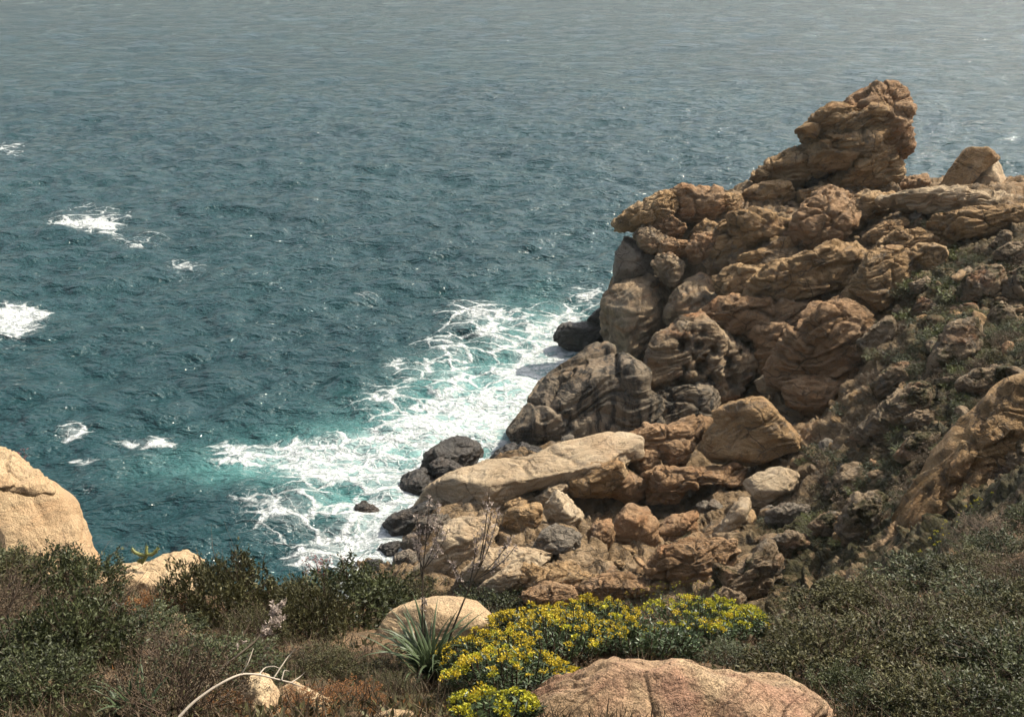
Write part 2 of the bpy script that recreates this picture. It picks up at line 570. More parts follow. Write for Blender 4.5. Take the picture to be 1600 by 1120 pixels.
# ------------------------------------------------------------------ ground sheets
def ground():
    az = np.concatenate([np.radians(np.linspace(-70, -27, 25))[:-1], np.radians(np.linspace(-27, 27, 520)), np.radians(np.linspace(27, 70, 25))[1:]])
    ld = np.concatenate([np.linspace(math.log(1.2), math.log(4.5), 20)[:-1], np.linspace(math.log(4.5), math.log(14), 90)[:-1], np.linspace(math.log(14), math.log(36), 70)[:-1], np.linspace(math.log(36), math.log(110), 370)])
    A, D = np.meshgrid(az, np.exp(ld), indexing='ij')
    X, Y = A * 0 + np.sin(A) * D, np.cos(A) * D
    Z = height(X, Y).reshape(X.shape)
    nA, nD = X.shape
    P = np.stack([X, Y, Z], -1)
    N = np.cross(np.gradient(P, axis=0), np.gradient(P, axis=1))
    N /= np.linalg.norm(N, axis=-1)[..., None] + 1e-9
    N *= np.sign(N[..., 2:3])
    P = P.reshape(-1, 3)
    N = N.reshape(-1, 3)
    far = sstep(22, 38, np.hypot(P[:, 0], P[:, 1]))
    disp = np.zeros(len(P))
    act = (far > 0.01) & (P[:, 2] > -3.5)
    Q = (P[act] @ ST.T)
    Qw = Q + 0.7 * np.stack([perlin(Q * 0.6), perlin(Q * 0.6 + 40), perlin(Q * 0.6 + 80)], -1)
    F1, F2, ID = worley(Qw * np.array([0.34, 0.4, 1.0]))
    d = (ID - 0.45) * 0.75 - 0.35 * np.exp(-((F2 - F1) / 0.06) ** 2)
    F1, F2, ID = worley(Qw * np.array([0.9, 1.0, 2.2]) + 11)
    d += (ID - 0.5) * 0.22 - 0.14 * np.exp(-((F2 - F1) / 0.06) ** 2)
    d += 0.45 * fbm(P[act] * 0.4, 3) + 0.05 * ridged(P[act] * 1.3, 4)
    lay = Qw[:, 2] / 0.85 + 0.5 * perlin(Q * 0.35 + 9)
    d += 0.38 * ((lay % 1.0) - 0.5) + 0.16 * (((lay * 2.7) % 1.0) - 0.5)
    disp[act] = d * far[act] * 0.8
    near = far < 0.99
    disp[near] += (1 - far[near]) * (0.10 * fbm(P[near] * 0.9, 4) + 0.02 * fbm(P[near] * 6, 3))
    P = P + N * disp[:, None]
    idx = np.arange(nA * nD).reshape(nA, nD)
    quads = np.stack([idx[:-1, :-1], idx[:-1, 1:], idx[1:, 1:], idx[1:, :-1]], -1)
    j0 = 19 + 89 + 30
    for nm, sl_, mt in (("hillside", slice(0, j0), M['earth']), ("headland", slice(j0, None), M['slope'])):
        F = quads[:, sl_].reshape(-1, 4)
        zmax = P[F][:, :, 2].max(1)
        F = F[zmax > -2.6][:, ::-1]
        used, inv = np.unique(F, return_inverse=True)
        o = link(nm, make_mesh(nm, P[used], inv.reshape(F.shape), mt), kind="structure")
        o["label"] = {"hillside": "scrub covered earth hillside in front of the cove", "headland": "rocky tan granite headland rising from the sea"}[nm]
        ppx, ppy = project(P[used])
        sm = np.maximum(sstep(1300, 1440, ppx + 0.35 * (ppy - 600)) * sstep(340, 430, ppy + 0.12 * (ppx - 1400)), sstep(1120, 1230, ppx) * sstep(760, 800, ppy))
        sm = np.clip(sm, 0.0, 1) 
        at = o.data.attributes.new('scrub', 'FLOAT', 'POINT')
        at.data.foreach_set('value', sm.astype(np.float32))
        if nm == "headland":
            hl = o
    return hl


HEAD = ground()


# ------------------------------------------------------------------ sea
def ocean_bands(size, n, wind, wdir, seed, bands):
    rs = np.random.RandomState(seed)
    k1 = 2 * np.pi * np.fft.fftfreq(n, size / n)
    KX, KY = np.meshgrid(k1, k1, indexing='ij')
    K = np.hypot(KX, KY)
    K[0, 0] = 1e-6
    L = wind ** 2 / 9.81
    cosf = (KX * wdir[0] + KY * wdir[1]) / K
    ph = np.exp(-1 / (K * L) ** 2) / K ** 4 * (np.abs(cosf) ** 4 * 0.88 + 0.12) * np.exp(-(K * 0.12) ** 2)
    ph[0, 0] = 0
    h = np.sqrt(ph / 2) * (rs.normal(size=K.shape) + 1j * rs.normal(size=K.shape))
    full = np.fft.ifft2(h).real
    nrm = 1 / full.std()
    out = []
    lam = 2 * np.pi / K
    for a, b in bands:
        w = sstep(a * 0.8, a * 1.2, lam) * (1 - sstep(b * 0.8, b * 1.2, lam))
        hb = h * w
        nrm = 1 / np.fft.ifft2(hb).real.std()
        out.append((np.fft.ifft2(hb).real * nrm, np.fft.ifft2(1j * KX / K * hb).real * nrm, np.fft.ifft2(1j * KY / K * hb).real * nrm))
    return out


def sample(tile, x, y, size):
    n = tile.shape[0]
    u, v = (x / size * n) % n, (y / size * n) % n
    i, j = np.floor(u).astype(int), np.floor(v).astype(int)
    f, g = u - i, v - j
    i %= n
    j %= n
    i1, j1 = (i + 1) % n, (j + 1) % n
    return tile[i, j] * (1 - f) * (1 - g) + tile[i1, j] * f * (1 - g) + tile[i, j1] * (1 - f) * g + tile[i1, j1] * f * g


FOAM = [  # px, py, rx, ry, strength : surf and white caps
    (885, 490, 70, 28, .62), (880, 545, 60, 45, .95), (835, 585, 70, 45, .9), (790, 630, 80, 40, .85), (735, 490, 65, 24, .62), (790, 520, 70, 30, .55), (700, 545, 60, 30, .55), (690, 590, 85, 35, .55),
    (640, 640, 110, 32, .58), (760, 660, 80, 35, .95), (690, 680, 90, 30, .85), (600, 705, 140, 32, .8), (480, 700, 120, 26, .66), (380, 705, 80, 22, .5), (570, 745, 110, 28, .7), (480, 735, 90, 18, .55),
    (625, 790, 50, 40, .75), (600, 830, 50, 45, .9), (540, 850, 70, 35, .7), (460, 830, 90, 50, .48), (420, 790, 70, 30, .35), (510, 790, 80, 25, .42),
    (250, 685, 28, 9, .72), (205, 690, 50, 8, .42), (140, 715, 38, 7, .66), (115, 672, 30, 14, .45), (150, 760, 90, 40, .18), (925, 458, 45, 14, .45), (585, 880, 50, 18, .9), (480, 880, 60, 15, .55),
    (136, 354, 46, 10, .80), (150, 336, 75, 24, .36), (215, 375, 60, 20, .33), (290, 420, 50, 20, .32), (40, 492, 36, 15, 1.0), (5, 500, 30, 20, .8), (30, 520, 50, 14, .35), (12, 232, 40, 16, .42), (572, 462, 34, 5, .45), (60, 640, 50, 10, .2),
    (620, 560, 40, 20, .25), (560, 610, 80, 20, .22), (830, 45, 120, 6, .0)]
AER = [(600, 712, 250, 42, .75), (790, 620, 120, 60, .9), (330, 735, 110, 26, .28), (700, 660, 150, 40, .6), (560, 785, 90, 26, .6), (430, 740, 110, 26, .4), (720, 590, 70, 30, .45), (600, 830, 80, 60, .4), (850, 530, 90, 60, .6)]


def sea():
    dep = np.concatenate([np.linspace(42, 3.6, 560), np.array([3.2, 2.8, 2.4, 2.0, 1.6, 1.2, 0.9, 0.6, 0.4, 0.25, 0.15, 0.08])])
    az = np.concatenate([np.linspace(-75, -28, 30)[:-1], np.linspace(-28, 28, 520), np.linspace(28, 75, 30)[1:]])
    A, Dp = np.meshgrid(np.radians(az), np.radians(dep), indexing='ij')
    dist = CAMZ / np.tan(Dp)
    X, Y = np.sin(A) * dist, np.cos(A) * dist
    nA, nD = X.shape
    dres = np.abs(np.gradient(dist, axis=1)).ravel()
    X, Y = X.ravel(), Y.ravel()
    bands = [(14, 90), (5, 14), (1.2, 5)]
    T1 = ocean_bands(128, 512, 6.2, (0.35, -0.94), 3, bands)
    T2 = ocean_bands(83, 512, 5.0, (-0.15, -0.99), 8, bands)
    Z = np.zeros_like(X)
    DX = np.zeros_like(X)
    DY = np.zeros_like(X)
    ca, sa = math.cos(0.5), math.sin(0.5)
    X2, Y2 = ca * X - sa * Y, sa * X + ca * Y
    for b, (lo, hi) in enumerate(bands):
        fade = 1 - sstep(lo * 0.8, lo * 2.2, dres)
        for T, x, y, s, rot, amp in ((T1, X, Y, 128, 0, (.11, .10, .085)[b]), (T2, X2, Y2, 83, 1, (.04, .06, .07)[b])):
            h = sample(T[b][0], x, y, s) * fade * amp
            dx = sample(T[b][1], x, y, s) * fade * amp
            dy = sample(T[b][2], x, y, s) * fade * amp
            if rot:
                dx, dy = ca * dx + sa * dy, -sa * dx + ca * dy
            Z += h
            DX -= dx
            DY -= dy
    P = np.stack([X, Y, np.zeros_like(X)], -1)
    px, py = project(P)
    foam = np.zeros_like(X)
    for bx, by, rx, ry, s in FOAM:
        q = ((px - bx) / rx) ** 2 + ((py - by) / ry) ** 2
        if bx > 370:
            s *= 0.72 if by < 780 else 0.74
        foam = 1 - (1 - foam) * (1 - s * np.exp(-q ** 1.3 * 0.9))
    aer = np.zeros_like(X)
    for bx, by, rx, ry, s in AER:
        q = ((px - bx) / rx) ** 2 + ((py - by) / ry) ** 2
        aer = 1 - (1 - aer) * (1 - s * np.exp(-q))
    gz = np.full_like(X, -5)
    nearm = np.hypot(X, Y) < 115
    gz[nearm] = height(X[nearm], Y[nearm])
    shore = sstep(-2.0, -0.3, gz)
    foam = np.maximum(foam, 0.8 * sstep(-1.2, -0.2, gz))
    calm = 1 - 0.35 * shore
    Pf = np.stack([X + DX * 0.9, Y + DY * 0.9, Z * calm + 0.25 * foam * np.clip(perlin(np.stack([X * .7, Y * .7, X * 0], -1)), -.3, 1) * (foam > 0.05)], -1)
    # broken water round the rocks and heaped white caps
    idx = np.arange(nA * nD).reshape(nA, nD)
    F = np.stack([idx[:-1, :-1], idx[1:, :-1], idx[1:, 1:], idx[:-1, 1:]], -1).reshape(-1, 4)
    m, nt, b = new_mat('sea_water')
    k = NB(nt)
    geo = k.n('ShaderNodeNewGeometry')
    pos = geo.outputs['Position']
    flat = k.mapping(pos, scale=(1, 1, 0))
    fa = k.n('ShaderNodeAttribute', attribute_name='foam').outputs['Fac']
    ae = k.n('ShaderNodeAttribute', attribute_name='aerated').outputs['Fac']
    big = k.noise(flat, 0.028, 4, 0.6)
    deep = k.ramp(big, [(0.3, (0.007, 0.030, 0.034)), (0.7, (0.012, 0.044, 0.047))])
    colr = k.mix(k.math('MULTIPLY', ae, k.maprange(k.noise(flat, 0.35, 5, .6), 0.25, 0.75, 0.35, 1.15), clamp=True), deep, (0.11, 0.30, 0.28))
    # foam lace
    w1 = k.warp(flat, 0.5, 1.6)
    w2 = k.warp(w1, 1.8, 0.5)
    sw = k.mapping(w2, scale=(0.8, 1.15, 1))
    e1 = k.voro(sw, 0.55)
    e2 = k.voro(k.mapping(w2, loc=(5, 2, 0)), 1.5)
    big2 = k.noise(w1, 0.33, 7, 0.65)
    eff = k.math('MULTIPLY_ADD', k.math('SUBTRACT', big2, 0.5), 1.15, fa)     # foam density broken up
    wid1 = k.maprange(eff, 0.25, 1.15, 0.0, 0.34)
    wid2 = k.maprange(eff, 0.45, 1.2, 0.0, 0.40)
    l1 = k.maprange(k.math('SUBTRACT', e1, wid1), -0.06, 0.03, 1, 0)
    l2 = k.maprange(k.math('SUBTRACT', e2, wid2), -0.08, 0.04, 1, 0)
    on = k.maprange(fa, 0.08, 0.22)
    on1 = k.math('MULTIPLY', on, k.maprange(eff, 0.18, 0.34))
    lace = k.math('MULTIPLY', k.math('MAXIMUM', l1, k.math('MULTIPLY', l2, 0.85)), on1)
    fine = k.maprange(k.noise(flat, 3.2, 5, 0.75), 0.36, 0.54, 0.35, 1.0)
    fmask = k.math('MULTIPLY', lace, fine)
    veil = k.math('MULTIPLY', k.math('MULTIPLY', k.maprange(eff, 0.38, 1.05), 0.5), on)
    fmask = k.math('MAXIMUM', fmask, veil, clamp=True)
    colr = k.mix(fmask, colr, (0.62, 0.65, 0.64))
    k.l(colr, b.inputs['Base Color'])
    k.l(k.maprange(fmask, 0, 0.5, 0.07, 0.75), b.inputs['Roughness'])
    b.inputs['IOR'].default_value = 1.333
    # chop
    ch = k.mapping(pos, scale=(0.55, 1.0, 0.0), rot=(0, 0, 0.2))
    n1 = k.noise(ch, 0.36, 4, 0.62, 0.2)
    n2 = k.noise(k.mapping(pos, scale=(0.7, 1, 0), rot=(0, 0, -0.35)), 1.9, 3, 0.65, 0.2)
    nrm = k.bump(n1, 1.0, 1.7)
    nrm = k.bump(n2, 1.0, 0.30, nrm)
    fb = k.math('MULTIPLY', fmask, k.noise(flat, 3.0, 5, .6))
    nrm = k.bump(fb, 0.8, 0.25, nrm)
    k.l(nrm, b.inputs['Normal'])
    me = make_mesh('sea', Pf, F, m)
    for nm, arr in (('foam', foam), ('aerated', aer)):
        at = me.attributes.new(nm, 'FLOAT', 'POINT')
        at.data.foreach_set('value', arr.astype(np.float32))
    o = link('sea', me, kind='structure')
    o["label"] = "teal choppy sea with white surf along the rocks"


sea()


# ------------------------------------------------------------------ rocks
def poly_area(p):
    x, y = p[:, 0], p[:, 1]
    x2, y2 = np.roll(x, -1), np.roll(y, -1)
    c = x * y2 - x2 * y
    a = c.sum() / 2
    return abs(a), np.array([((x + x2) * c).sum(), ((y + y2) * c).sum()]) / (6 * a)


def rock_mesh(name, poly, t, thick=0.8, back=0.9, p=3.2, nf=8, seed=0, rough=1.0, cuts=(), up=1.0, mat='tan', lvl=None, pits=(), soft=60, joint=1.0, grain=1.0, center=None, grow=1.0, layer=1.0, block=1.0):
    rs = np.random.RandomState(seed + 100)
    poly = np.array(poly, float)
    area, c = poly_area(poly)
    if center:
        c = np.array(center, float)
    poly = c + (poly - c) * grow
    m = t / FPX
    s = math.sqrt(area / math.pi) * m
    d0 = ray(*c)
    C = CAM + t * d0
    uv = np.stack([(poly[:, 0] - c[0]) * m, -(poly[:, 1] - c[1]) * m], -1)
    span = max(np.ptp(poly[:, 0]), np.ptp(poly[:, 1]))
    if lvl is None:
        lvl = 5 if span < 115 else 6
    D, F = icosphere(lvl)
    S = np.array([np.abs(uv[:, 0]).max(), np.abs(uv[:, 1]).max(), s * max(thick, 0.5)])
    d = D * S
    d /= np.linalg.norm(d, axis=1)[:, None]
    # silhouette radius by angle
    th = np.linspace(-np.pi, np.pi, 721)[:-1]
    dirs = np.stack([np.cos(th), np.sin(th)], -1)
    R = np.full(720, 1e-3)
    for i in range(len(uv)):
        a, b_ = uv[i], uv[(i + 1) % len(uv)]
        e = b_ - a
        den = dirs[:, 0] * e[1] - dirs[:, 1] * e[0]
        den = np.where(np.abs(den) < 1e-12, 1e-12, den)
        r = (a[0] * e[1] - a[1] * e[0]) / den
        q = (a[0] * dirs[:, 1] - a[1] * dirs[:, 0]) / den
        ok = (r > 0) & (q >= -1e-6) & (q <= 1 + 1e-6)
        R = np.where(ok, np.maximum(R, r), R)
    ker = np.array([1, 2, 3, 4, 3, 2, 1.]) / 16
    R = sum(k_ * np.roll(R, j - 3) for j, k_ in enumerate(ker))
    ang = np.arctan2(d[:, 1], d[:, 0])
    Rt = np.interp(ang, np.append(th, np.pi), np.append(R, R[0]))
    q = np.hypot(d[:, 0], d[:, 1])
    W = np.where(d[:, 2] > 0, thick * s, back * s)
    r = ((q / Rt) ** p + (np.abs(d[:, 2]) / W) ** p) ** (-1 / p)
    kk = soft / s
    frame = np.stack([RT, UP, BK])

    def cut(n, h):
        nonlocal r
        dn = d @ n
        qv = np.where(dn > 1e-3, h / np.maximum(dn, 1e-3), 1e6)
        x = np.minimum(r, qv)
        r = x - np.log(np.exp(-kk * (r - x)) + np.exp(-kk * np.minimum(qv - x, 60 / kk))) / kk

    allc = list(cuts)
    if up:
        allc.append((rs.uniform(-.25, .2), rs.uniform(-.3, .1), 1.0, up))
    for cx, cy, cz, fr in allc:
        n = frame @ np.array([cx, cy, cz], float)
        n /= np.linalg.norm(n)
        hs = (uv @ n[:2]).max()
        cut(n, max(hs * fr, 0.1 * s))
    if block:
        for nx, ny, nz, lo_, hi_ in ((rs.uniform(-.45, .45), -1, rs.uniform(-.2, .2), .60, .80), (rs.uniform(-.5, .5), -.75, -.65, .62, .85), (rs.choice([-1, 1]), -.6, .2, .7, .9)):
            n = frame @ np.array([nx, ny, nz], float)
            n /= np.linalg.norm(n)
            cut(n, (r * (d @ n)).max() * rs.uniform(lo_, hi_))
    for k_ in range(nf):
        a = rs.uniform(-np.pi, np.pi)
        w = rs.uniform(0.3, 0.95)
        n = np.array([math.cos(a) * math.sqrt(1 - w * w), math.sin(a) * math.sqrt(1 - w * w), w])
        hs = (r * (d @ n)).max()
        cut(n, hs * rs.uniform(0.70, 0.92))
    L = d * r[:, None]
    for ppx, ppy, prad, pdep in pits:
        u0, v0, pr = (ppx - c[0]) * m, -(ppy - c[1]) * m, prad * m
        rho = ((L[:, 0] - u0) ** 2 + (L[:, 1] - v0) ** 2) / pr ** 2
        L[:, 2] -= np.where((L[:, 2] > -0.05 * s) & (rho < 1), pdep * pr * 4.5 * (1 - np.minimum(rho, 1) ** 1.5), 0)
    P = C + L @ frame
    Nn = vnormals(P, F)
    Q = P @ ST.T
    off = np.array([seed * 3.71 % 50, seed * 7.13 % 50, seed * 1.77 % 50])
    sc = max(s, 0.05)
    Qw = Q / sc + off
    Qw = Qw + 0.25 * np.stack([perlin(Qw * 1.3), perlin(Qw * 1.3 + 40), perlin(Qw * 1.3 + 80)], -1)
    F1, F2, ID = worley(Qw * np.array([0.75, 0.8, 1.7]))
    disp = joint * ((ID - 0.5) * 0.16 - 0.10 * np.exp(-((F2 - F1) / 0.07) ** 2))
    disp += 0.075 * fbm(Q / sc * 0.9 + off, 3)
    ly = Qw[:, 2] * 3.1 + 0.35 * perlin(Qw * 0.9 + 5)
    disp += layer * (0.075 * ((ly % 1.0) - 0.5) * sstep(-.35, .25, perlin(Qw * 0.8 + 70)) + 0.035 * (((ly * 2.9 + 0.3) % 1.0) - 0.5))
    disp += 0.042 * ridged(Qw * np.array([1.1, 1.1, 5.0]), 4) * rough
    disp = disp * sc * rough
    disp += grain * (0.07 * fbm(P * 2.3 / max(min(sc, 1), 0.25) + off, 5, 0.55)) * min(1.0, sc) * rough
    P = P + Nn * disp[:, None]
    base = P.mean(0)
    base[2] = P[:, 2].min()
    return make_mesh(name, P - base, F, M[mat]), base


def depth_of(poly, Y=None, z=None, anchor=None, dz=0.0):
    poly = np.array(poly, float)
    area, c = poly_area(poly)
    if Y is not None:
        return Y / ray(*c)[1]
    if anchor is None:
        anchor = (c[0], c[1] + 0.35 * (poly[:, 1].max() - c[1]))
    if z is not None:
        d = ray(*anchor)
        return (z - CAMZ) / d[2]
    return hit(*anchor) + dz


SEED = [0]


def rock(name, poly, mat='tan', label=None, cat=None, group=None, parent=None, Y=None, z=None, anchor=None, dz=0.0, **kw):
    SEED[0] += 1
    if mat in ('smooth', 'near', 'near_pink', 'streak', 'wet') or kw.get('lvl') == 7:
        kw.setdefault('block', 0)
    t = depth_of(poly, Y, z, anchor, dz)
    me, base = rock_mesh(name, poly, t, seed=kw.pop('seed', SEED[0]), mat=mat, **kw)
    loc = base - (np.array(parent.location) if parent is not None else 0)
    return link(name, me, loc, parent, label, cat, group)


def P_(s):
    v = [float(x) for x in s.replace(';', ' ').replace(',', ' ').split()]
    return list(zip(v[0::2], v[1::2]))


# --- the pinnacle on top of the headland
pin_base = at_y(1300, 298, 81)
PIN = link('rock_pinnacle', None, pin_base, label='jagged leaning tan pinnacle standing on top of the headland', cat='rock')
for nm, s, kw in [
    ('summit_block', '1328,178 1338,151 1352,141 1372,132 1400,128 1411,137 1416,156 1423,173 1423,212 1427,224 1420,238 1408,246 1388,238 1370,215 1350,195', dict(thick=.8, mat='orange')),
    ('shoulder_block', '1263,208 1247,203 1262,194 1278,184 1296,169 1313,165 1330,163 1368,166 1390,196 1360,215 1300,226 1263,225', dict(thick=1.0, dz=-.3)),
    ('middle_layer', '1240,236 1261,221 1300,208 1368,192 1402,215 1408,250 1345,262 1280,268 1248,262', dict(thick=1.2, dz=-.6)),
    ('lower_layer', '1171,284 1192,263 1206,250 1243,231 1282,236 1278,266 1256,294 1212,292', dict(thick=1.1, mat='tan')),
    ('base_block', '1292,290 1326,256 1366,230 1395,233 1403,253 1411,269 1403,293 1375,304 1307,304', dict(thick=1.1, dz=-.9)),
    ('back_block', '1235,262 1290,240 1350,240 1390,262 1395,300 1300,302 1240,296', dict(thick=.35, dz=.5, mat='grey')),
    ('beak', '1243,203 1262,192 1282,196 1276,216 1264,213 1256,205', dict(thick=.9, nf=0, dz=-1.2, rough=.5, joint=.3)),
]:
    mat = kw.pop('mat', 'tan')
    dz = kw.pop('dz', 0)
    rock(nm, P_(s), mat, parent=PIN, Y=81.5 + dz, grow=1.06, **{"nf": 9, "joint": 1.2, "layer": 2.2, "p": 5.0, "soft": 110, **kw})

# --- free boulders on the skyline and the ledges
rock('boulder', P_('1403,300 1408,282 1425,275 1458,271 1460,294 1430,301'), 'orange', 'small squared orange block beside the foot of the pinnacle', 'rock', Y=79.5, thick=.8)
SKY_B = link('boulder', None, at_y(1525, 306, 79), label='pale boulder topped by a tan tilted slab, alone on the skyline right of the pinnacle', cat='rock')
rock('tilted_slab', P_('1468,297 1490,263 1504,242 1513,230 1546,233 1563,248 1526,274 1508,298'), 'tan', parent=SKY_B, Y=78.6, thick=.7, p=6, nf=3, joint=.5, layer=.8, soft=120, rough=.7, block=0, up=0, cuts=((-.5, -.7, .55, .7),))
rock('pale_base', P_('1500,300 1518,276 1556,246 1568,260 1576,285 1588,314 1530,312'), 'pale', parent=SKY_B, Y=79.4, thick=.7, p=5, nf=4, joint=.5, layer=.4, soft=120, rough=.6, block=0, up=0, cuts=((.8, -.5, .5, .75),))
rock('boulder', P_('1114,643 1150,627 1195,620 1223,624 1262,655 1271,689 1243,703 1209,716 1181,728 1114,728 1097,710 1087,705 1102,682 1119,662'), 'tan', 'big angular tan boulder perched above the dark gully', 'boulder', Y=54, thick=.95, nf=2, cuts=((.75, .1, .75, .60), (-.3, -.75, .35, .75)), soft=60, joint=.5, rough=.7, anchor=(1190, 725))
rock('boulder', P_('1160,754 1188,737 1222,730 1250,740 1254,760 1222,782 1187,787 1170,770'), 'pale', 'pale broken slab lying below the big angular boulder', 'boulder', thick=.7, dz=-.4, soft=110, up=0, cuts=((-.25, -.45, 1, .50), (.5, -.3, 1, .75)), nf=3, joint=1.0, layer=.3, rough=.6)
rock('boulder', P_('1108,842 1125,823 1153,786 1170,778 1176,797 1153,823 1133,848 1116,853'), 'pale', 'slender pale stone tilted up in the dark gully', 'boulder', thick=.8, dz=-.5, soft=60, nf=4)
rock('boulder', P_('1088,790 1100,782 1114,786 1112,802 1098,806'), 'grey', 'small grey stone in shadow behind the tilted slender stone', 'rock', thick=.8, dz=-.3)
rock('boulder', P_('953,831 965,809 984,789 1012,792 1024,814 1026,851 1012,876 979,878 959,857'), 'orange', 'large rounded orange boulder in shade above the shore ledges', 'boulder', thick=.8, dz=-.5, joint=.6, p=3)
rock('boulder', P_('917,834 931,817 955,810 962,859 942,867 922,856'), 'orange', 'smaller orange boulder leaning against the large rounded one', 'boulder', thick=.8, dz=-.5)
rock('boulder', P_('870,704 878,683 889,678 896,681 898,699'), 'grey', 'small grey stone at foot of the dark streaked cliff', 'rock', thick=.8, z=.9, anchor=(880, 702), nf=3, joint=.3)
rock('boulder', P_('844,797 869,767 886,773 914,809 889,833 858,816'), 'pale', 'split pale block leaning below the long pale slab', 'boulder', thick=.9, dz=-1.4, soft=60)
rock('boulder', P_('830,785 858,761 883,755 894,764 872,778 844,795'), 'pale', 'narrow pale block wedged behind the split pale block', 'boulder', thick=.9, dz=-.8)
rock('boulder', P_('783,822 793,797 816,786 845,788 850,814 821,839 799,833'), 'tan', 'rounded tan boulder beside the split pale block', 'boulder', thick=.9, dz=-1.2, p=3)
rock('boulder', P_('786,795 793,784 813,777 824,783 816,796'), 'tan', 'small tan stone behind the rounded tan boulder', 'rock', thick=.9, dz=-.8)
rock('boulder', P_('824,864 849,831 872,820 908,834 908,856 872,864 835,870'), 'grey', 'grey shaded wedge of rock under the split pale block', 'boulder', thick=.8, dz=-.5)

# --- wet black rocks in the surf
for s, lab, z, kw in [
    ('658,727 664,707 695,688 720,685 748,693 755,707 748,721 726,738 690,740', 'largest wet black rock in the surf beside the pale slab', .1, dict(anchor=(700, 738))),
    ('672,726 686,715 709,721 731,738 714,754 686,760', 'wet black rock in front of the largest surf rock', .1, dict(anchor=(700, 758))),
    ('616,767 630,744 664,732 683,750 681,771 652,780 624,777', 'low wet black rock nearest the foam beside the largest surf rock', -.1, dict(anchor=(650, 772))),
    ('762,724 773,705 802,691 812,700 806,718 785,728', 'jagged black shore rock between surf and pale slab', .1, dict(anchor=(785, 724))),
    ('799,709 816,691 849,702 840,724 815,728', 'grey topped black shore rock at foot of streaked cliff', .3, dict(anchor=(820, 724))),
    ('549,808 554,789 571,783 593,797 584,811', 'small black rock awash alone in the surf', -.15, dict(anchor=(570, 806), thick=.6)),
    ('596,825 613,806 652,789 675,781 684,797 652,822 636,844 610,844', 'long black wet rock sloping into the foam', -.1, dict(anchor=(615, 838))),
    ('579,867 596,851 624,846 630,862 610,870', 'flat black rock at water line below the long wet rock', -.1, dict(anchor=(600, 866))),
    ('610,887 616,868 636,858 652,866 642,892', 'squat brown rock above the bushes at the water line', .4, dict(anchor=(630, 888))),
    ('560,889 574,875 596,875 609,887 590,896', 'lowest black rock showing just over the bushes', -.1, dict(anchor=(585, 888))),
    ('648,816 675,806 700,804 708,817 678,839 656,836', 'brown shore rock behind the pale ribbed ledge', .8, dict(anchor=(675, 836))),
    ('622,856 636,837 655,833 660,856 640,864', 'dark brown rock between the long wet rock and the ledge', .3, dict(anchor=(640, 858))),
    ('866,533 878,508 915,502 951,502 953,538 921,550 890,548', 'large wet black rock in foam under the overhanging cliff', -.1, dict(anchor=(905, 547), thick=.7)),
    ('916,501 932,484 952,470 956,500 935,508', 'black rock wedged behind the large surf rock under the cliff', .2, dict(anchor=(940, 545), thick=.7)),
]:
    rock('surf_rock', P_(s), 'wet' if 'brown' not in lab else 'grey', lab, 'rock', 'wet rocks at the water line', z=z, **{"nf": 6, **kw})

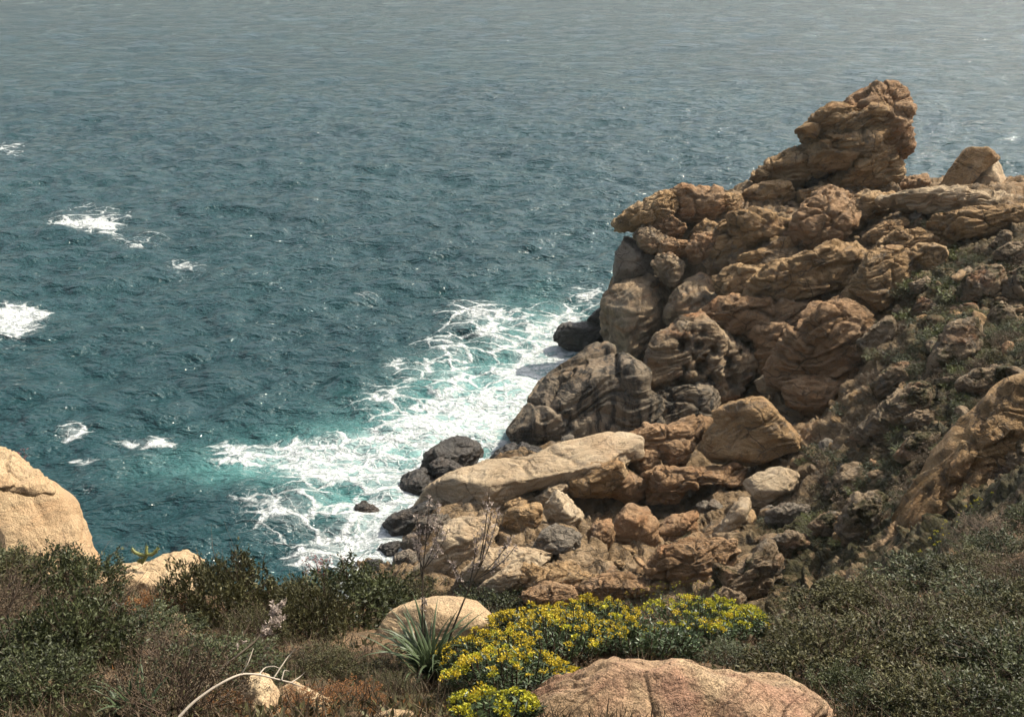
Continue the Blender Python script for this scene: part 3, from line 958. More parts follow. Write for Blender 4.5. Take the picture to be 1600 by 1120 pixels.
# --- bedrock masses of the headland
BED = [
    # nose and upper edge
    ('964,344 977,332 996,323 1019,308 1039,299 1061,302 1070,313 1045,335 1022,353 996,358 977,361 964,357', 'tan', dict(Y=77.5, thick=.9, grow=1.1)),
    ('1045,303 1075,294 1112,296 1131,305 1120,332 1089,349 1062,336 1060,315', 'orange', dict(Y=78.2, thick=.9, grow=1.2)),
    ('1020,349 1040,332 1071,354 1062,374 1033,369', 'orange', dict(Y=76.5)),
    ('1121,318 1134,304 1157,304 1167,316 1157,332 1126,335', 'tan', dict(Y=78)),
    ('1155,308 1180,292 1220,284 1250,294 1235,310 1190,318', 'tan', dict(Y=79)),
    ('993,366 1005,353 1019,357 1046,375 1024,394 1005,389', 'smooth', dict(Y=75.8)),
    ('1025,383 1050,374 1077,378 1073,400 1050,403 1027,397', 'orange', dict(Y=75)),
    ('1075,386 1087,369 1112,364 1119,381 1113,408 1081,411', 'orange', dict(Y=74.2)),
    ('1078,366 1103,343 1133,360 1116,372 1090,376', 'tan', dict(Y=76)),
    ('1126,355 1140,341 1164,341 1162,366 1134,369', 'tan', dict()),
    ('1132,394 1146,377 1170,374 1167,405 1143,411', 'tan', dict()),
    ('1112,395 1124,375 1138,372 1140,395 1125,412', 'tan', dict()),
    ('1020,411 1030,398 1047,397 1066,412 1065,430 1050,446 1034,434', 'smooth', dict(Y=73.6, p=3, joint=.8, rough=1.2)),
    # cliff below the nose
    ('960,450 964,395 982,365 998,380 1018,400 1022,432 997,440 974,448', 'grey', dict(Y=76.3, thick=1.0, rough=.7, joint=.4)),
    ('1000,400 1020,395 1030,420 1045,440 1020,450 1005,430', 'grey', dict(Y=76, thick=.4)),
    ('950,462 974,440 999,429 1033,440 1043,474 1046,507 1028,540 1012,572 990,586 962,577 950,540 946,500', 'smooth', dict(Y=74, thick=.85, rough=1.0, joint=.7, p=2.8, lvl=6, layer=.5)),
    ('1041,487 1055,457 1075,440 1098,430 1117,443 1122,465 1098,487 1084,501 1055,517 1044,504', 'smooth', dict(Y=72, thick=.9, joint=.6)),
    ('1097,476 1115,459 1124,468 1113,484', 'pale', dict(Y=71)),
    ('1036,520 1050,505 1066,500 1075,512 1060,535 1040,545', 'smooth', dict(Y=72.2)),
    ('995,606 1011,570 1027,531 1050,519 1067,505 1092,499 1109,510 1128,531 1120,573 1117,598 1061,606 1039,623 1003,626', 'smooth',
     dict(Y=65.5, thick=.6, joint=.2, lvl=7, nf=3, pits=((1062, 537, 13, .55), (1085, 540, 9, .5), (1066, 576, 10, .5), (1090, 575, 14, .55), (1110, 548, 9, .5), (1078, 558, 7, .4), (1062, 596, 13, .45), (1106, 588, 10, .5), (1092, 522, 8, .3), (1098, 558, 7, .4), (1076, 520, 6, .3)))),
    ('1115,560 1129,522 1154,535 1178,556 1181,575 1162,595 1150,626 1122,634 1112,610', 'smooth', dict(Y=65.5, thick=.6, joint=.4, lvl=6, nf=3, pits=((1132, 564, 12, .45), (1152, 551, 7, .5), (1128, 540, 7, .4), (1140, 596, 10, .3)))),
    ('1176,535 1190,512 1222,514 1240,540 1222,580 1190,580 1178,565', 'orange', dict(Y=67.8)),
    # dark streaked cliff falling to the surf
    ('795,671 831,627 864,590 907,560 951,536 975,560 1003,585 1003,612 1036,625 1040,668 1002,674 963,694 898,700 850,704 808,693', 'streak', dict(Y=62.5, thick=.55, back=1.2, lvl=7, nf=3, up=0, cuts=((-.5, -.30, .80, .92),), soft=40, rough=.6, grow=1.03)),
    ('1000,630 1030,612 1065,604 1112,598 1126,632 1120,665 1075,680 1010,685', 'streak', dict(Y=62.8, thick=.3, back=1.5, rough=.7)),
    # blocks of the upper face
    ('1232,396 1243,359 1254,336 1277,311 1296,303 1332,312 1336,340 1310,372 1277,395 1254,403', 'orange', dict(thick=.8, dz=-1.0)),
    ('1325,336 1336,311 1375,300 1405,311 1394,335 1352,349 1330,356', 'tan', dict(dz=-.8)),
    ('1416,336 1424,299 1450,316 1458,333 1435,340', 'orange', dict(dz=-.5)),
    ('1356,370 1383,349 1411,346 1414,361 1375,379', 'tan', dict(dz=-.5)),
    ('1379,388 1403,366 1431,361 1456,371 1478,378 1478,394 1440,400 1403,398', 'tan', dict(dz=-.9)),
    ('1463,350 1482,335 1516,331 1610,326 1612,352 1544,370 1487,367', 'tan', dict(dz=-.8, lvl=6)),
    ('1400,312 1440,302 1500,300 1560,304 1610,314 1605,328 1520,330 1450,325', 'pale', dict(dz=-.3, thick=.5)),
    ('1190,439 1220,418 1277,398 1302,382 1347,385 1356,396 1338,434 1291,448 1234,466 1192,473', 'tan', dict(dz=-1.2, joint=1.3)),
    ('1127,433 1150,420 1206,417 1200,468 1150,464 1132,448', 'tan', dict(dz=-.8)),
    ('1320,478 1341,437 1364,403 1389,396 1422,400 1424,423 1389,456 1361,490 1330,497', 'tan', dict(dz=-1.1)),
    ('1418,400 1448,382 1473,394 1470,423 1431,426', 'tan', dict(dz=-.6)),
    ('1110,494 1145,469 1192,473 1234,472 1277,470 1317,477 1291,507 1234,525 1178,521 1140,512', 'orange', dict(dz=-1.2, joint=1.3)),
    ('1182,524 1220,511 1246,533 1228,580 1189,574 1190,547', 'orange', dict(dz=-1.0)),
    ('1222,585 1229,561 1246,530 1285,488 1319,480 1349,505 1368,561 1347,594 1319,606 1268,600', 'orange', dict(dz=-1.3, thick=.7, joint=1.2)),
    ('1185,598 1201,585 1226,583 1237,597 1215,609 1192,612', 'pale', dict(dz=-1.2)),
    ('1232,602 1277,592 1321,605 1312,626 1277,656 1243,626', 'orange', dict(dz=-.8, thick=.6)),
    ('1148,338 1178,332 1215,346 1239,346 1239,366 1192,375 1164,394 1150,365', 'tan', dict(dz=-.7)),
    ('1199,389 1215,372 1239,372 1234,394 1206,403', 'tan', dict(dz=-.6)),
    ('1254,300 1290,292 1320,300 1300,312 1262,320', 'tan', dict(dz=-.4)),
    ('1160,400 1195,392 1225,404 1200,416 1168,418', 'tan', dict(dz=-.4)),
    # orange ledge by the big boulder
    ('954,715 973,688 1012,668 1046,666 1083,656 1116,660 1100,688 1069,693 1032,695 1000,708 979,721', 'orange', dict(dz=-.6, Y=55.5)),
    ('1030,695 1069,690 1085,697 1068,729 1041,729', 'orange', dict(Y=54.3)),
    ('982,732 1007,704 1031,704 1029,735 1000,740', 'orange', dict(Y=54.2)),
    ('920,763 942,747 984,735 1009,752 1009,777 984,785 951,774', 'orange', dict(Y=53, thick=.8)),
    ('1002,749 1035,735 1066,735 1100,735 1140,730 1175,735 1170,756 1104,756 1069,760 1052,780 1018,781 1006,769', 'orange', dict(Y=52.6, thick=.6)),
    ('1036,828 1057,809 1084,805 1088,839 1057,850 1038,844', 'orange', dict(dz=-.7)),
    ('1025,889 1046,862 1080,856 1139,853 1146,879 1097,912 1046,908', 'orange', dict(dz=-.8)),
    # pale slab and shore ledges
    ('679,788 697,761 723,744 765,727 821,722 863,705 914,693 939,690 964,696 960,722 906,738 849,755 793,771 787,788 737,813 709,811 683,799', 'pale', dict(z=1.9, anchor=(820, 750), thick=.95, back=.6, nf=2, lvl=7, up=0, cuts=((-.14, -.12, 1, .80), (-.5, -.8, .2, .9)), soft=45, rough=.65, joint=.6, layer=.6)),
    ('893,760 906,736 958,720 975,742 945,770 917,776', 'tan', dict(z=2.2, anchor=(930, 765), thick=.7)),
    ('636,898 672,874 697,831 714,820 748,818 764,834 750,864 709,897 675,905', 'pale', dict(z=1.2, anchor=(700, 880), thick=.8, rough=.6)),
    ('720,905 765,864 826,868 850,873 816,893 793,907 760,925 725,925', 'pale', dict(thick=.7, dz=-.4, rough=.7)),
    ('745,925 790,890 838,870 852,880 816,897 800,912 770,930', 'pale', dict(thick=.7, dz=-.9, rough=.7)),
    ('793,914 821,890 897,884 902,898 861,914 821,928', 'tan', dict(thick=.8, dz=-.7)),
    ('867,914 892,898 936,901 908,920 880,924', 'tan', dict(thick=.8, dz=-.8)),
    ('898,925 948,905 981,902 1000,912 1046,911 1010,925 962,934 920,938', 'orange', dict(thick=.8, dz=-.9)),
    ('820,935 850,915 880,920 915,930 900,945 840,945', 'orange', dict(thick=.8, dz=-1.0)),
    ('1117,915 1130,885 1159,893 1198,860 1223,879 1211,918 1181,928 1140,925', 'lichened', dict(dz=-.8)),
    ('1213,845 1232,835 1265,840 1240,867 1218,876', 'lichened', dict(dz=-.5)),
    ('1112,938 1133,920 1161,930 1155,950 1120,950', 'lichened', dict(dz=-.5)),
    # right hand scree slope
    ('1336,690 1358,661 1403,622 1426,606 1448,609 1453,622 1420,646 1389,680 1361,697', 'lichened', dict(dz=-1.0)),
    ('1415,657 1434,644 1457,649 1461,662 1431,671', 'lichened', dict(dz=-.6)),
    ('1404,711 1431,682 1470,682 1447,705 1426,725', 'lichened', dict(dz=-.6)),
    ('1410,840 1445,787 1482,737 1527,681 1602,603 1660,590 1660,690 1600,702 1552,756 1516,775 1459,797 1431,825', 'tan', dict(Y=35.6, thick=.3, back=1.5, up=0, lvl=6, block=0, nf=1, cuts=((-.45, -.45, .8, .80),), joint=1.0, grow=1.05)),
    ('1548,765 1566,726 1602,688 1660,680 1660,770 1580,775', 'lichened', dict(dz=-.4, Y=35)),
    ('1320,826 1330,799 1341,780 1369,775 1385,787 1366,823 1347,849 1326,845', 'lichened', dict(dz=-.8)),
    ('1269,823 1291,806 1324,803 1321,826 1291,834', 'lichened', dict(dz=-.6)),
    ('1455,577 1468,550 1493,511 1521,507 1537,519 1516,552 1485,580 1462,586', 'lichened', dict(dz=-.9, joint=.5)),
    ('1502,462 1516,437 1538,422 1568,425 1560,451 1524,476', 'lichened', dict(dz=-.7)),
    ('1542,389 1572,361 1585,367 1563,392', 'lichened', dict(dz=-.5)),
    ('1561,394 1583,382 1610,384 1610,412 1570,414', 'lichened', dict(dz=-.5)),
    ('1547,501 1558,476 1579,473 1585,491 1563,513', 'lichened', dict(dz=-.5)),
    ('1424,490 1442,467 1461,477 1459,493', 'lichened', dict(dz=-.4)),
    ('1424,445 1448,436 1456,449 1431,462', 'lichened', dict(dz=-.4)),
    ('1575,440 1600,425 1625,435 1620,470 1585,470', 'lichened', dict(dz=-.5)),
    ('1500,600 1530,580 1570,575 1560,600 1520,625', 'lichened', dict(dz=-.4)),
    ('1370,600 1395,575 1420,570 1410,600 1380,620', 'lichened', dict(dz=-.4)),
    ('1290,770 1320,735 1350,730 1340,765 1305,790', 'lichened', dict(dz=-.4)),
    ('1200,805 1230,790 1260,795 1245,820 1215,828', 'grey', dict(dz=-.4)),
    ('1350,530 1385,500 1400,510 1380,550 1360,560', 'lichened', dict(dz=-.4)),
]
for s, mt, kw in BED:
    rock('bedrock', P_(s), mt, parent=HEAD, **{'grow': 1.08 if 'Y' in kw else 1.26, 'p': 6.0, 'thick': .55, 'soft': 90, 'layer': 1.5, 'joint': 1.3, **kw})

# --- rocks of the near hillside
SEED[0] -= 1
L1b = at_y(40, 930, 10.8)
LR = link('boulder', None, L1b, label='huge bright tan boulder cut by the left edge of the frame', cat='boulder')
rock('boulder_body', P_('-150,760 -60,742 0,742 50,752 76,770 93,789 107,817 121,848 134,887 138,940 120,1010 -150,1010'), 'near', parent=LR, Y=11.2, thick=.6, nf=2, up=0, cuts=((.5, -.6, .75, .80),), rough=.4, joint=.35, layer=.4, lvl=6)
rock('boulder_cap', P_('-150,680 -60,685 0,703 24,717 34,733 56,744 70,758 80,778 40,770 0,758 -150,760'), 'near', parent=LR, Y=11.0, thick=.7, nf=5, rough=.7, joint=.8, lvl=6)
for s, mt, lab, kw in [
    ('150,898 185,884 225,879 245,867 283,861 310,880 310,960 240,985 160,980', 'near', 'tan rock at the cliff edge under the small spiny succulent', dict(Y=10.8, rough=.5, p=4)),
    ('232,968 250,958 285,961 294,976 290,1000 240,1000', 'near', 'pale flat stone half buried in the left thicket', dict(rough=.5, dz=-.2)),
    ('582,1003 592,980 608,957 633,946 681,935 723,935 749,945 768,962 758,985 720,1012 660,1030 597,1026', 'near', 'rounded tan boulder behind the strap leaved plant', dict(Y=7.9, thick=.8, rough=.32, joint=.2, lvl=6, nf=3)),
    ('760,1162 801,1117 834,1097 868,1077 896,1072 919,1066 933,1055 958,1046 1020,1049 1065,1049 1093,1055 1127,1066 1155,1063 1201,1076 1240,1075 1263,1083 1291,1103 1316,1122 1345,1152 1330,1222 1050,1282 800,1242', 'near_pink', 'broad pink stained boulder at the bottom edge of frame', dict(Y=4.9, thick=.6, rough=.5, joint=.5, lvl=7, nf=3, up=0, cuts=((-.05, -.55, 1, .93),), center=(1050, 1150))),
    ('366,1085 378,1066 391,1055 413,1057 430,1078 447,1103 452,1150 375,1150', 'near', 'pointed tan rock below the bleached dead branch', dict(Y=5.3, rough=.5, thick=.8)),
    ('432,1078 456,1068 484,1082 518,1096 530,1140 440,1150', 'near', 'low tan rock next to the pointed rock by dead branch', dict(Y=5.4, rough=.5, thick=.7)),
    ('585,1120 614,1109 645,1116 660,1150 580,1150', 'near', 'small tan rock at the bottom edge below the strap leaved plant', dict(Y=4.9, rough=.5, thick=.7)),
    ('636,1066 646,1058 656,1066 650,1076 640,1076', 'near_pink', 'small reddish stone under the strap leaves', dict(Y=6.2, rough=.5)),
    ('1150,1016 1163,1009 1174,1014 1168,1022 1154,1022', 'near', 'small tan stone lying in the bushes right of the spurge', dict(Y=7.7, rough=.4)),
]:
    rock('boulder', P_(s), mt, lab, 'boulder', **kw)

LAND = [((1330, 215), 'the pinnacle'), ((1525, 270), 'the pale skyline boulder'), ((1190, 675), 'the big angular boulder'), ((1010, 340), 'the overhanging nose'), ((1060, 560), 'the pitted cliff rock'),
        ((1207, 755), 'the pale broken slab'), ((1145, 815), 'the tilted slender stone'), ((985, 835), 'the rounded orange boulder'), ((1540, 700), 'the striated slab'), ((1495, 545), 'the upright lichened slab'), ((1350, 812), 'the squat lichened block'),
        ((1390, 650), 'the long lichened ridge'), ((1280, 350), 'the blocky orange outcrop'), ((1270, 430), 'the long layered ledge'), ((1380, 445), 'the leaning tan outcrop'), ((1290, 545), 'the brown face above the cave'), ((1535, 450), 'the rusty lichened boulder'), ((1535, 350), 'the grooved skyline ledge'), ((1170, 895), 'the dark gully block'), ((1300, 640), 'the dark cave')]


def near(px, py):
    (lx, ly), nm = min(LAND, key=lambda a: (a[0][0] - px) ** 2 + (a[0][1] - py) ** 2)
    dx, dy = px - lx, py - ly
    if abs(dx) > abs(dy):
        return ('just right of ' if dx > 0 else 'just left of ') + nm
    return ('just below ' if dy > 0 else 'just above ') + nm


# --- loose stones on the scree
rs = random.Random(5)
stone_meshes = []
for v in range(8):
    D, F = icosphere(4)
    r = np.ones(len(D))
    rr = np.random.RandomState(40 + v)
    for k_ in range(9):
        n = rr.normal(size=3)
        n /= np.linalg.norm(n)
        dn = D @ n
        r = np.minimum(r, np.where(dn > 1e-3, rr.uniform(.55, .9) / np.maximum(dn, 1e-3), 9))
    V = D * r[:, None] * np.array([1.15, .85, .75])
    V = V * (1 + 0.12 * fbm(V * 1.6 + v * 9, 3))[:, None]
    stone_meshes.append(make_mesh('stone', V, F, M[('lichened', 'tan', 'grey', 'lichened', 'orange', 'lichened', 'tan', 'slope')[v]]))
REG = [('scree of the right hand slope', P_('1330,600 1420,440 1600,400 1600,600 1480,740 1400,820 1240,880 1180,900 1260,760'), 110, 'loose stone on the scree '),
       ('rubble in the shaded gully', P_('1040,800 1180,760 1240,850 1110,930 900,890 930,860'), 36, 'loose stone in the shaded gully '),
       ('stones on the headland top', P_('1110,400 1200,310 1450,310 1600,330 1550,400 1300,380'), 40, 'loose stone on the upper ledges ')]


def inside(p, poly):
    x, y = p
    c = False
    for i in range(len(poly)):
        (x1, y1), (x2, y2) = poly[i], poly[i - 1]
        if (y1 > y) != (y2 > y) and x < (x2 - x1) * (y - y1) / (y2 - y1) + x1:
            c = not c
    return c


def rand_in(poly, r):
    xs = [p[0] for p in poly]
    ys = [p[1] for p in poly]
    while True:
        q = (r.uniform(min(xs), max(xs)), r.uniform(min(ys), max(ys)))
        if inside(q, poly):
            return q


for g, pg, n, lab in REG:
    for i in range(n):
        q = rand_in(pg, rs)
        P = CAM + hit(*q) * ray(*q)
        s = rs.choice([.16, .2, .25, .3, .4, .55])
        o = link('stone', rs.choice(stone_meshes), (P[0], P[1], P[2] + s * .35), label=lab + near(*q), cat='stone', group=g)
        o.rotation_euler = (rs.uniform(-.6, .6), rs.uniform(-.6, .6), rs.uniform(0, 6.3))
        o.scale = (s * rs.uniform(.8, 1.4), s, s * rs.uniform(.7, 1.1))


# ------------------------------------------------------------------ vegetation
def tube_mesh(name, paths, mat, sides=4):
    """paths: list of (points Nx3, radii N)"""
    VV, FF, b0 = [], [], 0
    for pts, rad in paths:
        pts = np.asarray(pts, float)
        n = len(pts)
        tg = np.gradient(pts, axis=0)
        tg /= np.linalg.norm(tg, axis=1)[:, None] + 1e-9
        ref = np.array([0.3, 0.5, 0.8]) if abs(tg[0][2]) < .9 else np.array([1.0, 0.2, 0])
        a = np.cross(tg, ref)
        a /= np.linalg.norm(a, axis=1)[:, None] + 1e-9
        b = np.cross(tg, a)
        ang = np.arange(sides) * 2 * np.pi / sides
        ring = pts[:, None, :] + np.asarray(rad)[:, None, None] * (a[:, None, :] * np.cos(ang)[None, :, None] + b[:, None, :] * np.sin(ang)[None, :, None])
        VV.append(ring.reshape(-1, 3))
        i = np.arange(n - 1)[:, None] * sides
        j = np.arange(sides)[None, :]
        j2 = (j + 1) % sides
        FF.append(np.stack([b0 + i + j, b0 + i + j2, b0 + i + sides + j2, b0 + i + sides + j], -1).reshape(-1, 4))
        b0 += n * sides
    return make_mesh(name, np.concatenate(VV), np.concatenate(FF), mat)


def leaves_geo(base, dirn, length, width, rs_, droop=0.15):
    """folded leaf: base, two edges, tip -> two triangles each"""
    n = len(base)
    side = np.cross(dirn, rs_.normal(size=(n, 3)))
    side /= np.linalg.norm(side, axis=1)[:, None] + 1e-9
    nrm = np.cross(dirn, side)
    L = length[:, None]
    W = width[:, None]
    mid = base + dirn * L * .5 - nrm * W * 0.25
    V = np.stack([base, mid + side * W * .5, base + dirn * L - nrm * L * droop * 0, mid - side * W * .5], 1)
    V[:, 2] += -np.abs(nrm) * 0
    V[:, 1] += nrm * W * .3
    V[:, 3] += nrm * W * .3
    F = np.arange(n * 4).reshape(n, 4)
    F = np.concatenate([F[:, [0, 1, 2]], F[:, [0, 2, 3]]])
    return V.reshape(-1, 3), F


def shrub_proto(seed, nclust=820, per=15, llen=.068, lwid=.024, mat='leaf', flat=.75, shell=.5, ntwig=70, twigmat='twig', spike=.0, twig_len=1.0):
    """unit shrub, radius about 1; leaf sizes in units of the radius"""
    r = np.random.RandomState(seed)
    a = r.uniform(0, 2 * np.pi, nclust)
    zc = r.uniform(0.0, 1, nclust)
    q = np.sqrt(1 - zc ** 2)
    D = np.stack([q * np.cos(a), q * np.sin(a), zc], -1)
    lump = 1 + .30 * fbm(D * 1.7 + seed, 2) + .25 * perlin(D * 4.1 + seed)
    rad = (shell + (1 - shell) * r.rand(nclust) ** .4) * lump + spike * r.rand(nclust) ** 6
    Cc = D * rad[:, None] * np.array([1, 1, flat])
    od = D + np.array([0, 0, .5]) + .35 * r.normal(size=D.shape)
    od /= np.linalg.norm(od, axis=1)[:, None]
    k = nclust * per
    ci = np.repeat(np.arange(nclust), per)
    tt = r.rand(k)
    base = Cc[ci] - od[ci] * (tt * llen * 2.2)[:, None] + r.normal(size=(k, 3)) * llen * .22
    dl = od[ci] * .7 + r.normal(size=(k, 3)) * .75
    dl /= np.linalg.norm(dl, axis=1)[:, None]
    V, F = leaves_geo(base, dl, llen * r.uniform(.6, 1.25, k), lwid * r.uniform(.7, 1.3, k), r)
    fol = make_mesh('foliage', V, F, M[mat], smooth=False)
    paths = []
    for i in range(ntwig):
        c = Cc[r.randint(nclust)] * r.uniform(.9, 1.12) * twig_len
        m = c * .5 + r.normal(size=3) * .08
        root = np.array([r.normal() * .12, r.normal() * .12, -.12])
        t = np.linspace(0, 1, 6)[:, None]
        pts = (1 - t) ** 2 * root + 2 * t * (1 - t) * m + t ** 2 * c
        pts[1:] += r.normal(size=(5, 3)) * .015
        w = .010
        paths.append((pts, np.linspace(w, w * .3, 6)))
        for _ in range(2):
            tip = c + r.normal(size=3) * .16 + np.array([0, 0, .05])
            s0 = pts[3 + r.randint(2)]
            paths.append((np.stack([s0, (s0 + tip) / 2 + r.normal(size=3) * .02, tip]), [w * .6, w * .45, w * .2]))
    br = tube_mesh('branches', paths, M[twigmat], 3)
    return fol, br


PROTO = {
    'green': [shrub_proto(1), shrub_proto(2, mat='leaf'), shrub_proto(3, mat='leaf2', llen=.06), shrub_proto(4, nclust=900, per=13, mat='leaf2')],
    'dry': [shrub_proto(11, 520, 9, .045, .013, 'leaf_dry', .8, .45, 110, 'twig', .3, 1.1), shrub_proto(12, 600, 10, .05, .014, 'leaf_dry', .7, .5, 95, 'twig', .3), shrub_proto(13, 700, 12, .055, .017, 'leaf2', .75, .5, 95, 'twig', .3, 1.1)],
    'rust': [shrub_proto(21, 460, 12, .06, .02, 'leaf_rust', .6, .4, 60)],
    'tuft': [shrub_proto(31, 150, 10, .11, .034, 'leaf_bright', .6, .3, 12), shrub_proto(32, 150, 10, .12, .036, 'leaf2', .6, .3, 25), shrub_proto(33, 170, 10, .11, .034, 'leaf', .7, .3, 14), shrub_proto(34, 150, 9, .11, .026, 'leaf_dry', .7, .3, 22)],
}
vr = random.Random(11)


def shrub(px, py, wpx, kind, label, group=None, hs=1.0, name='shrub', cat='shrub', t=None, v=None):
    t = t or hit(px, py)
    P = CAM + t * ray(px, py)
    R = wpx / 2 * t / FPX
    fol, br = PROTO[kind][v] if v is not None else vr.choice(PROTO[kind])
    o = link(name, None, (P[0], P[1], P[2] - .05 * R), label=label, cat=cat, group=group)
    o.rotation_euler = (vr.uniform(-.1, .1), vr.uniform(-.1, .1), vr.uniform(0, 6.28))
    o.scale = (R * vr.uniform(.9, 1.1), R * vr.uniform(.9, 1.1), R * hs)
    link('foliage', fol, parent=o)
    link('branches', br, parent=o)
    return o


# bushes one can tell apart
for px, py, w, kind, hs, lab in [
    (350, 965, 200, 'green', 1.45, 'rounded dark green shrub at cliff edge between tan rock and cove'),
    (545, 970, 230, 'green', 1.05, 'wide dark shrub at the cliff edge left of the rounded boulder'),
    (640, 950, 160, 'green', .8, 'low green shrub along the edge behind the rounded boulder'),
    (480, 990, 170, 'green', 1.35, 'leafy shrub with bare stems right of the rounded cliff edge shrub'),
    (760, 960, 160, 'green', .6, 'low olive shrub between the rounded boulder and pale ledges'),
    (850, 950, 130, 'green', .45, 'low dark shrub behind the yellow flowering spurge'),
    (225, 965, 120, 'rust', .9, 'rust and yellow bush below the tan cliff edge rock'),
    (470, 1105, 120, 'rust', .5, 'low reddish plant covering the tan rock by dead branch'),
    (550, 1095, 130, 'rust', .5, 'low rusty bush between the dead branch and strap leaves'),
    (345, 1110, 100, 'rust', .5, 'low red brown plant left of the pointed tan rock'),
    (1135, 1035, 130, 'green', .45, 'dark leafy shrub behind the top of the pink stained boulder'),
    (1235, 1045, 140, 'green', .6, 'dark leafy shrub behind the right shoulder of pink stained boulder'),
    (1330, 1090, 150, 'green', .8, 'leafy shrub at the right end of the pink stained boulder'),
    (1400, 1130, 170, 'green', .8, 'leafy shrub at the bottom edge right of pink stained boulder'),
    (610, 1085, 110, 'dry', .6, 'low brown bush left of the strap leaves'),
    (500, 1050, 140, 'dry', .6, 'brown twiggy bush above the dead branch tips'),
    (720, 1100, 110, 'green', .7, 'small dark shrub between strap leaves and spurge'),
    (430, 1040, 120, 'dry', .7, 'dry bush right under the leaning dry stalk tip'),
    (300, 1060, 140, 'dry', .6, 'brown bush crossed by the leaning dry stalks'),
    (700, 985, 90, 'green', .4, 'low green plant hugging the rounded boulder on its right'),
    (440, 965, 150, 'green', 1.0, 'dark shrub filling the gap between the two cliff edge shrubs'),
    (505, 1060, 130, 'green', .7, 'olive shrub just right of the dead branch tips'),
    (590, 1065, 120, 'green', .6, 'low olive shrub left of the strap leaves'),
    (400, 1000, 130, 'dry', .9, 'grey twiggy bush under the leaning dry flower stalk'),
    (585, 1040, 90, 'dry', .8, 'dry twiggy bush touching the left side of rounded boulder'),
]:
    shrub(px, py, w, kind, lab, hs=hs)


ORD = 'first second third fourth fifth sixth seventh eighth ninth tenth eleventh twelfth thirteenth fourteenth fifteenth'.split()
ROW = ['rear', 'second', 'third', 'fourth', 'fifth', 'sixth', 'seventh', 'eighth', 'ninth', 'tenth']


def thicket(poly, step, kinds, label, group, w, avoid=(), hh=(.55, .75, .9, 1.1, 1.35)):
    row = 0
    xs = [p[0] for p in poly]
    ys = [p[1] for p in poly]
    y = min(ys)
    while y < max(ys):
        x = min(xs)
        nth = 0
        sc = 0.75 + 0.6 * (y - 800) / 320
        while x < max(xs):
            q = (x + vr.uniform(-.4, .4) * step, y + vr.uniform(-.35, .35) * step * .6)
            if inside(q, poly) and not any(abs(q[0] - ax) < aw and abs(q[1] - ay) < ah for ax, ay, aw, ah in avoid):
                k = vr.choice(kinds)
                shrub(q[0], q[1], w * sc * vr.uniform(.75, 1.2), k, '%s, %s row, %s from left' % (label[k], ROW[row], ORD[nth]), group, hs=vr.choice(hh))
            if inside(q, poly):
                nth += 1
            x += step * sc
        row += 1 if nth else 0
        y += step * .6 * sc


thicket(P_('-80,895 60,900 150,915 170,950 260,1000 330,1020 390,1035 330,1075 290,1180 -80,1180'), 86, ['green', 'dry', 'green', 'dry', 'green'],
        {'green': 'dark leafy shrub in the left thicket', 'dry': 'dry brown twiggy shrub in the left thicket'}, 'shrubs of the left thicket', 190,
        avoid=((262, 985, 45, 22), (225, 925, 85, 40), (205, 1130, 60, 50)))
thicket(P_('1215,1010 1230,985 1300,965 1420,905 1520,860 1700,800 1700,1190 1360,1190 1330,1095 1250,1040'), 80, ['green', 'green', 'green', 'dry'],
        {'green': 'dark leafy shrub in the right slope thicket', 'dry': 'dry brown twiggy shrub in the right slope thicket'}, 'shrubs of the right slope', 190, hh=(.5, .6, .7, .85))

# small plants among the rocks of the headland
TL = ['small bright green plant ', 'small olive plant ', 'small dark green plant ', 'small dry brown plant ']
TUFT = [(1185, 412, 40, 0), (1290, 322, 30, 2), (1220, 366, 34, 0), (1478, 338, 36, 0), (1415, 494, 52, 0), (1480, 515, 46, 0), (1395, 512, 30, 0), (1490, 425, 60, 2), (1530, 405, 50, 1), (1590, 352, 40, 0),
        (1440, 350, 40, 1), (1500, 592, 50, 2), (1278, 708, 60, 2), (1262, 725, 44, 0), (1470, 652, 26, 0), (1512, 660, 50, 2), (1482, 725, 50, 2), (1405, 795, 60, 2), (1212, 822, 56, 2), (1086, 845, 46, 2),
        (1200, 300, 50, 0), (1035, 686, 50, 2), (1012, 692, 36, 2), (1100, 655, 40, 3), (1450, 700, 50, 3), (1420, 760, 60, 3), (1330, 720, 50, 3), (1370, 640, 50, 3), (1560, 560, 60, 1), (1590, 590, 50, 1), (1440, 580, 60, 2), (1390, 560, 50, 3), (1350, 570, 44, 3)]
for px, py, w, v in TUFT:
    shrub(px, py, w, 'tuft', TL[v] + near(px, py), 'plants among the headland rocks', hs=.7, name='low_plant', cat='plant', v=v)
for i in range(190):
    q = rand_in(P_('1340,600 1400,470 1480,400 1620,360 1620,560 1500,660 1440,780 1330,840 1190,890 1280,740'), vr)
    v = vr.choice([1, 2, 3, 3, 2, 0])
    shrub(q[0], q[1], vr.uniform(30, 78), 'tuft', TL[v] + near(*q), 'plants among the headland rocks', hs=.6, name='low_plant', cat='plant', v=v)


# --- flowering spurge
def head_mesh(seed, mat):
    r = np.random.RandomState(seed)
    VV, FF, b0 = [], [], 0
    n = 46
    a = r.uniform(0, 2 * np.pi, n)
    rr_ = np.sqrt(r.rand(n)) * .04
    base = np.stack([rr_ * np.cos(a), rr_ * np.sin(a), .018 - rr_ ** 2 * 9 + r.normal(size=n) * .004], -1)
    d = base * np.array([14, 14, 0]) + np.array([0, 0, .35]) + r.normal(size=(n, 3)) * .35
    d /= np.linalg.norm(d, axis=1)[:, None]
    V, F = leaves_geo(base, d, r.uniform(.014, .024, n), r.uniform(.013, .02, n), r)
    return make_mesh('flower_head', V, F, M[mat], smooth=False)


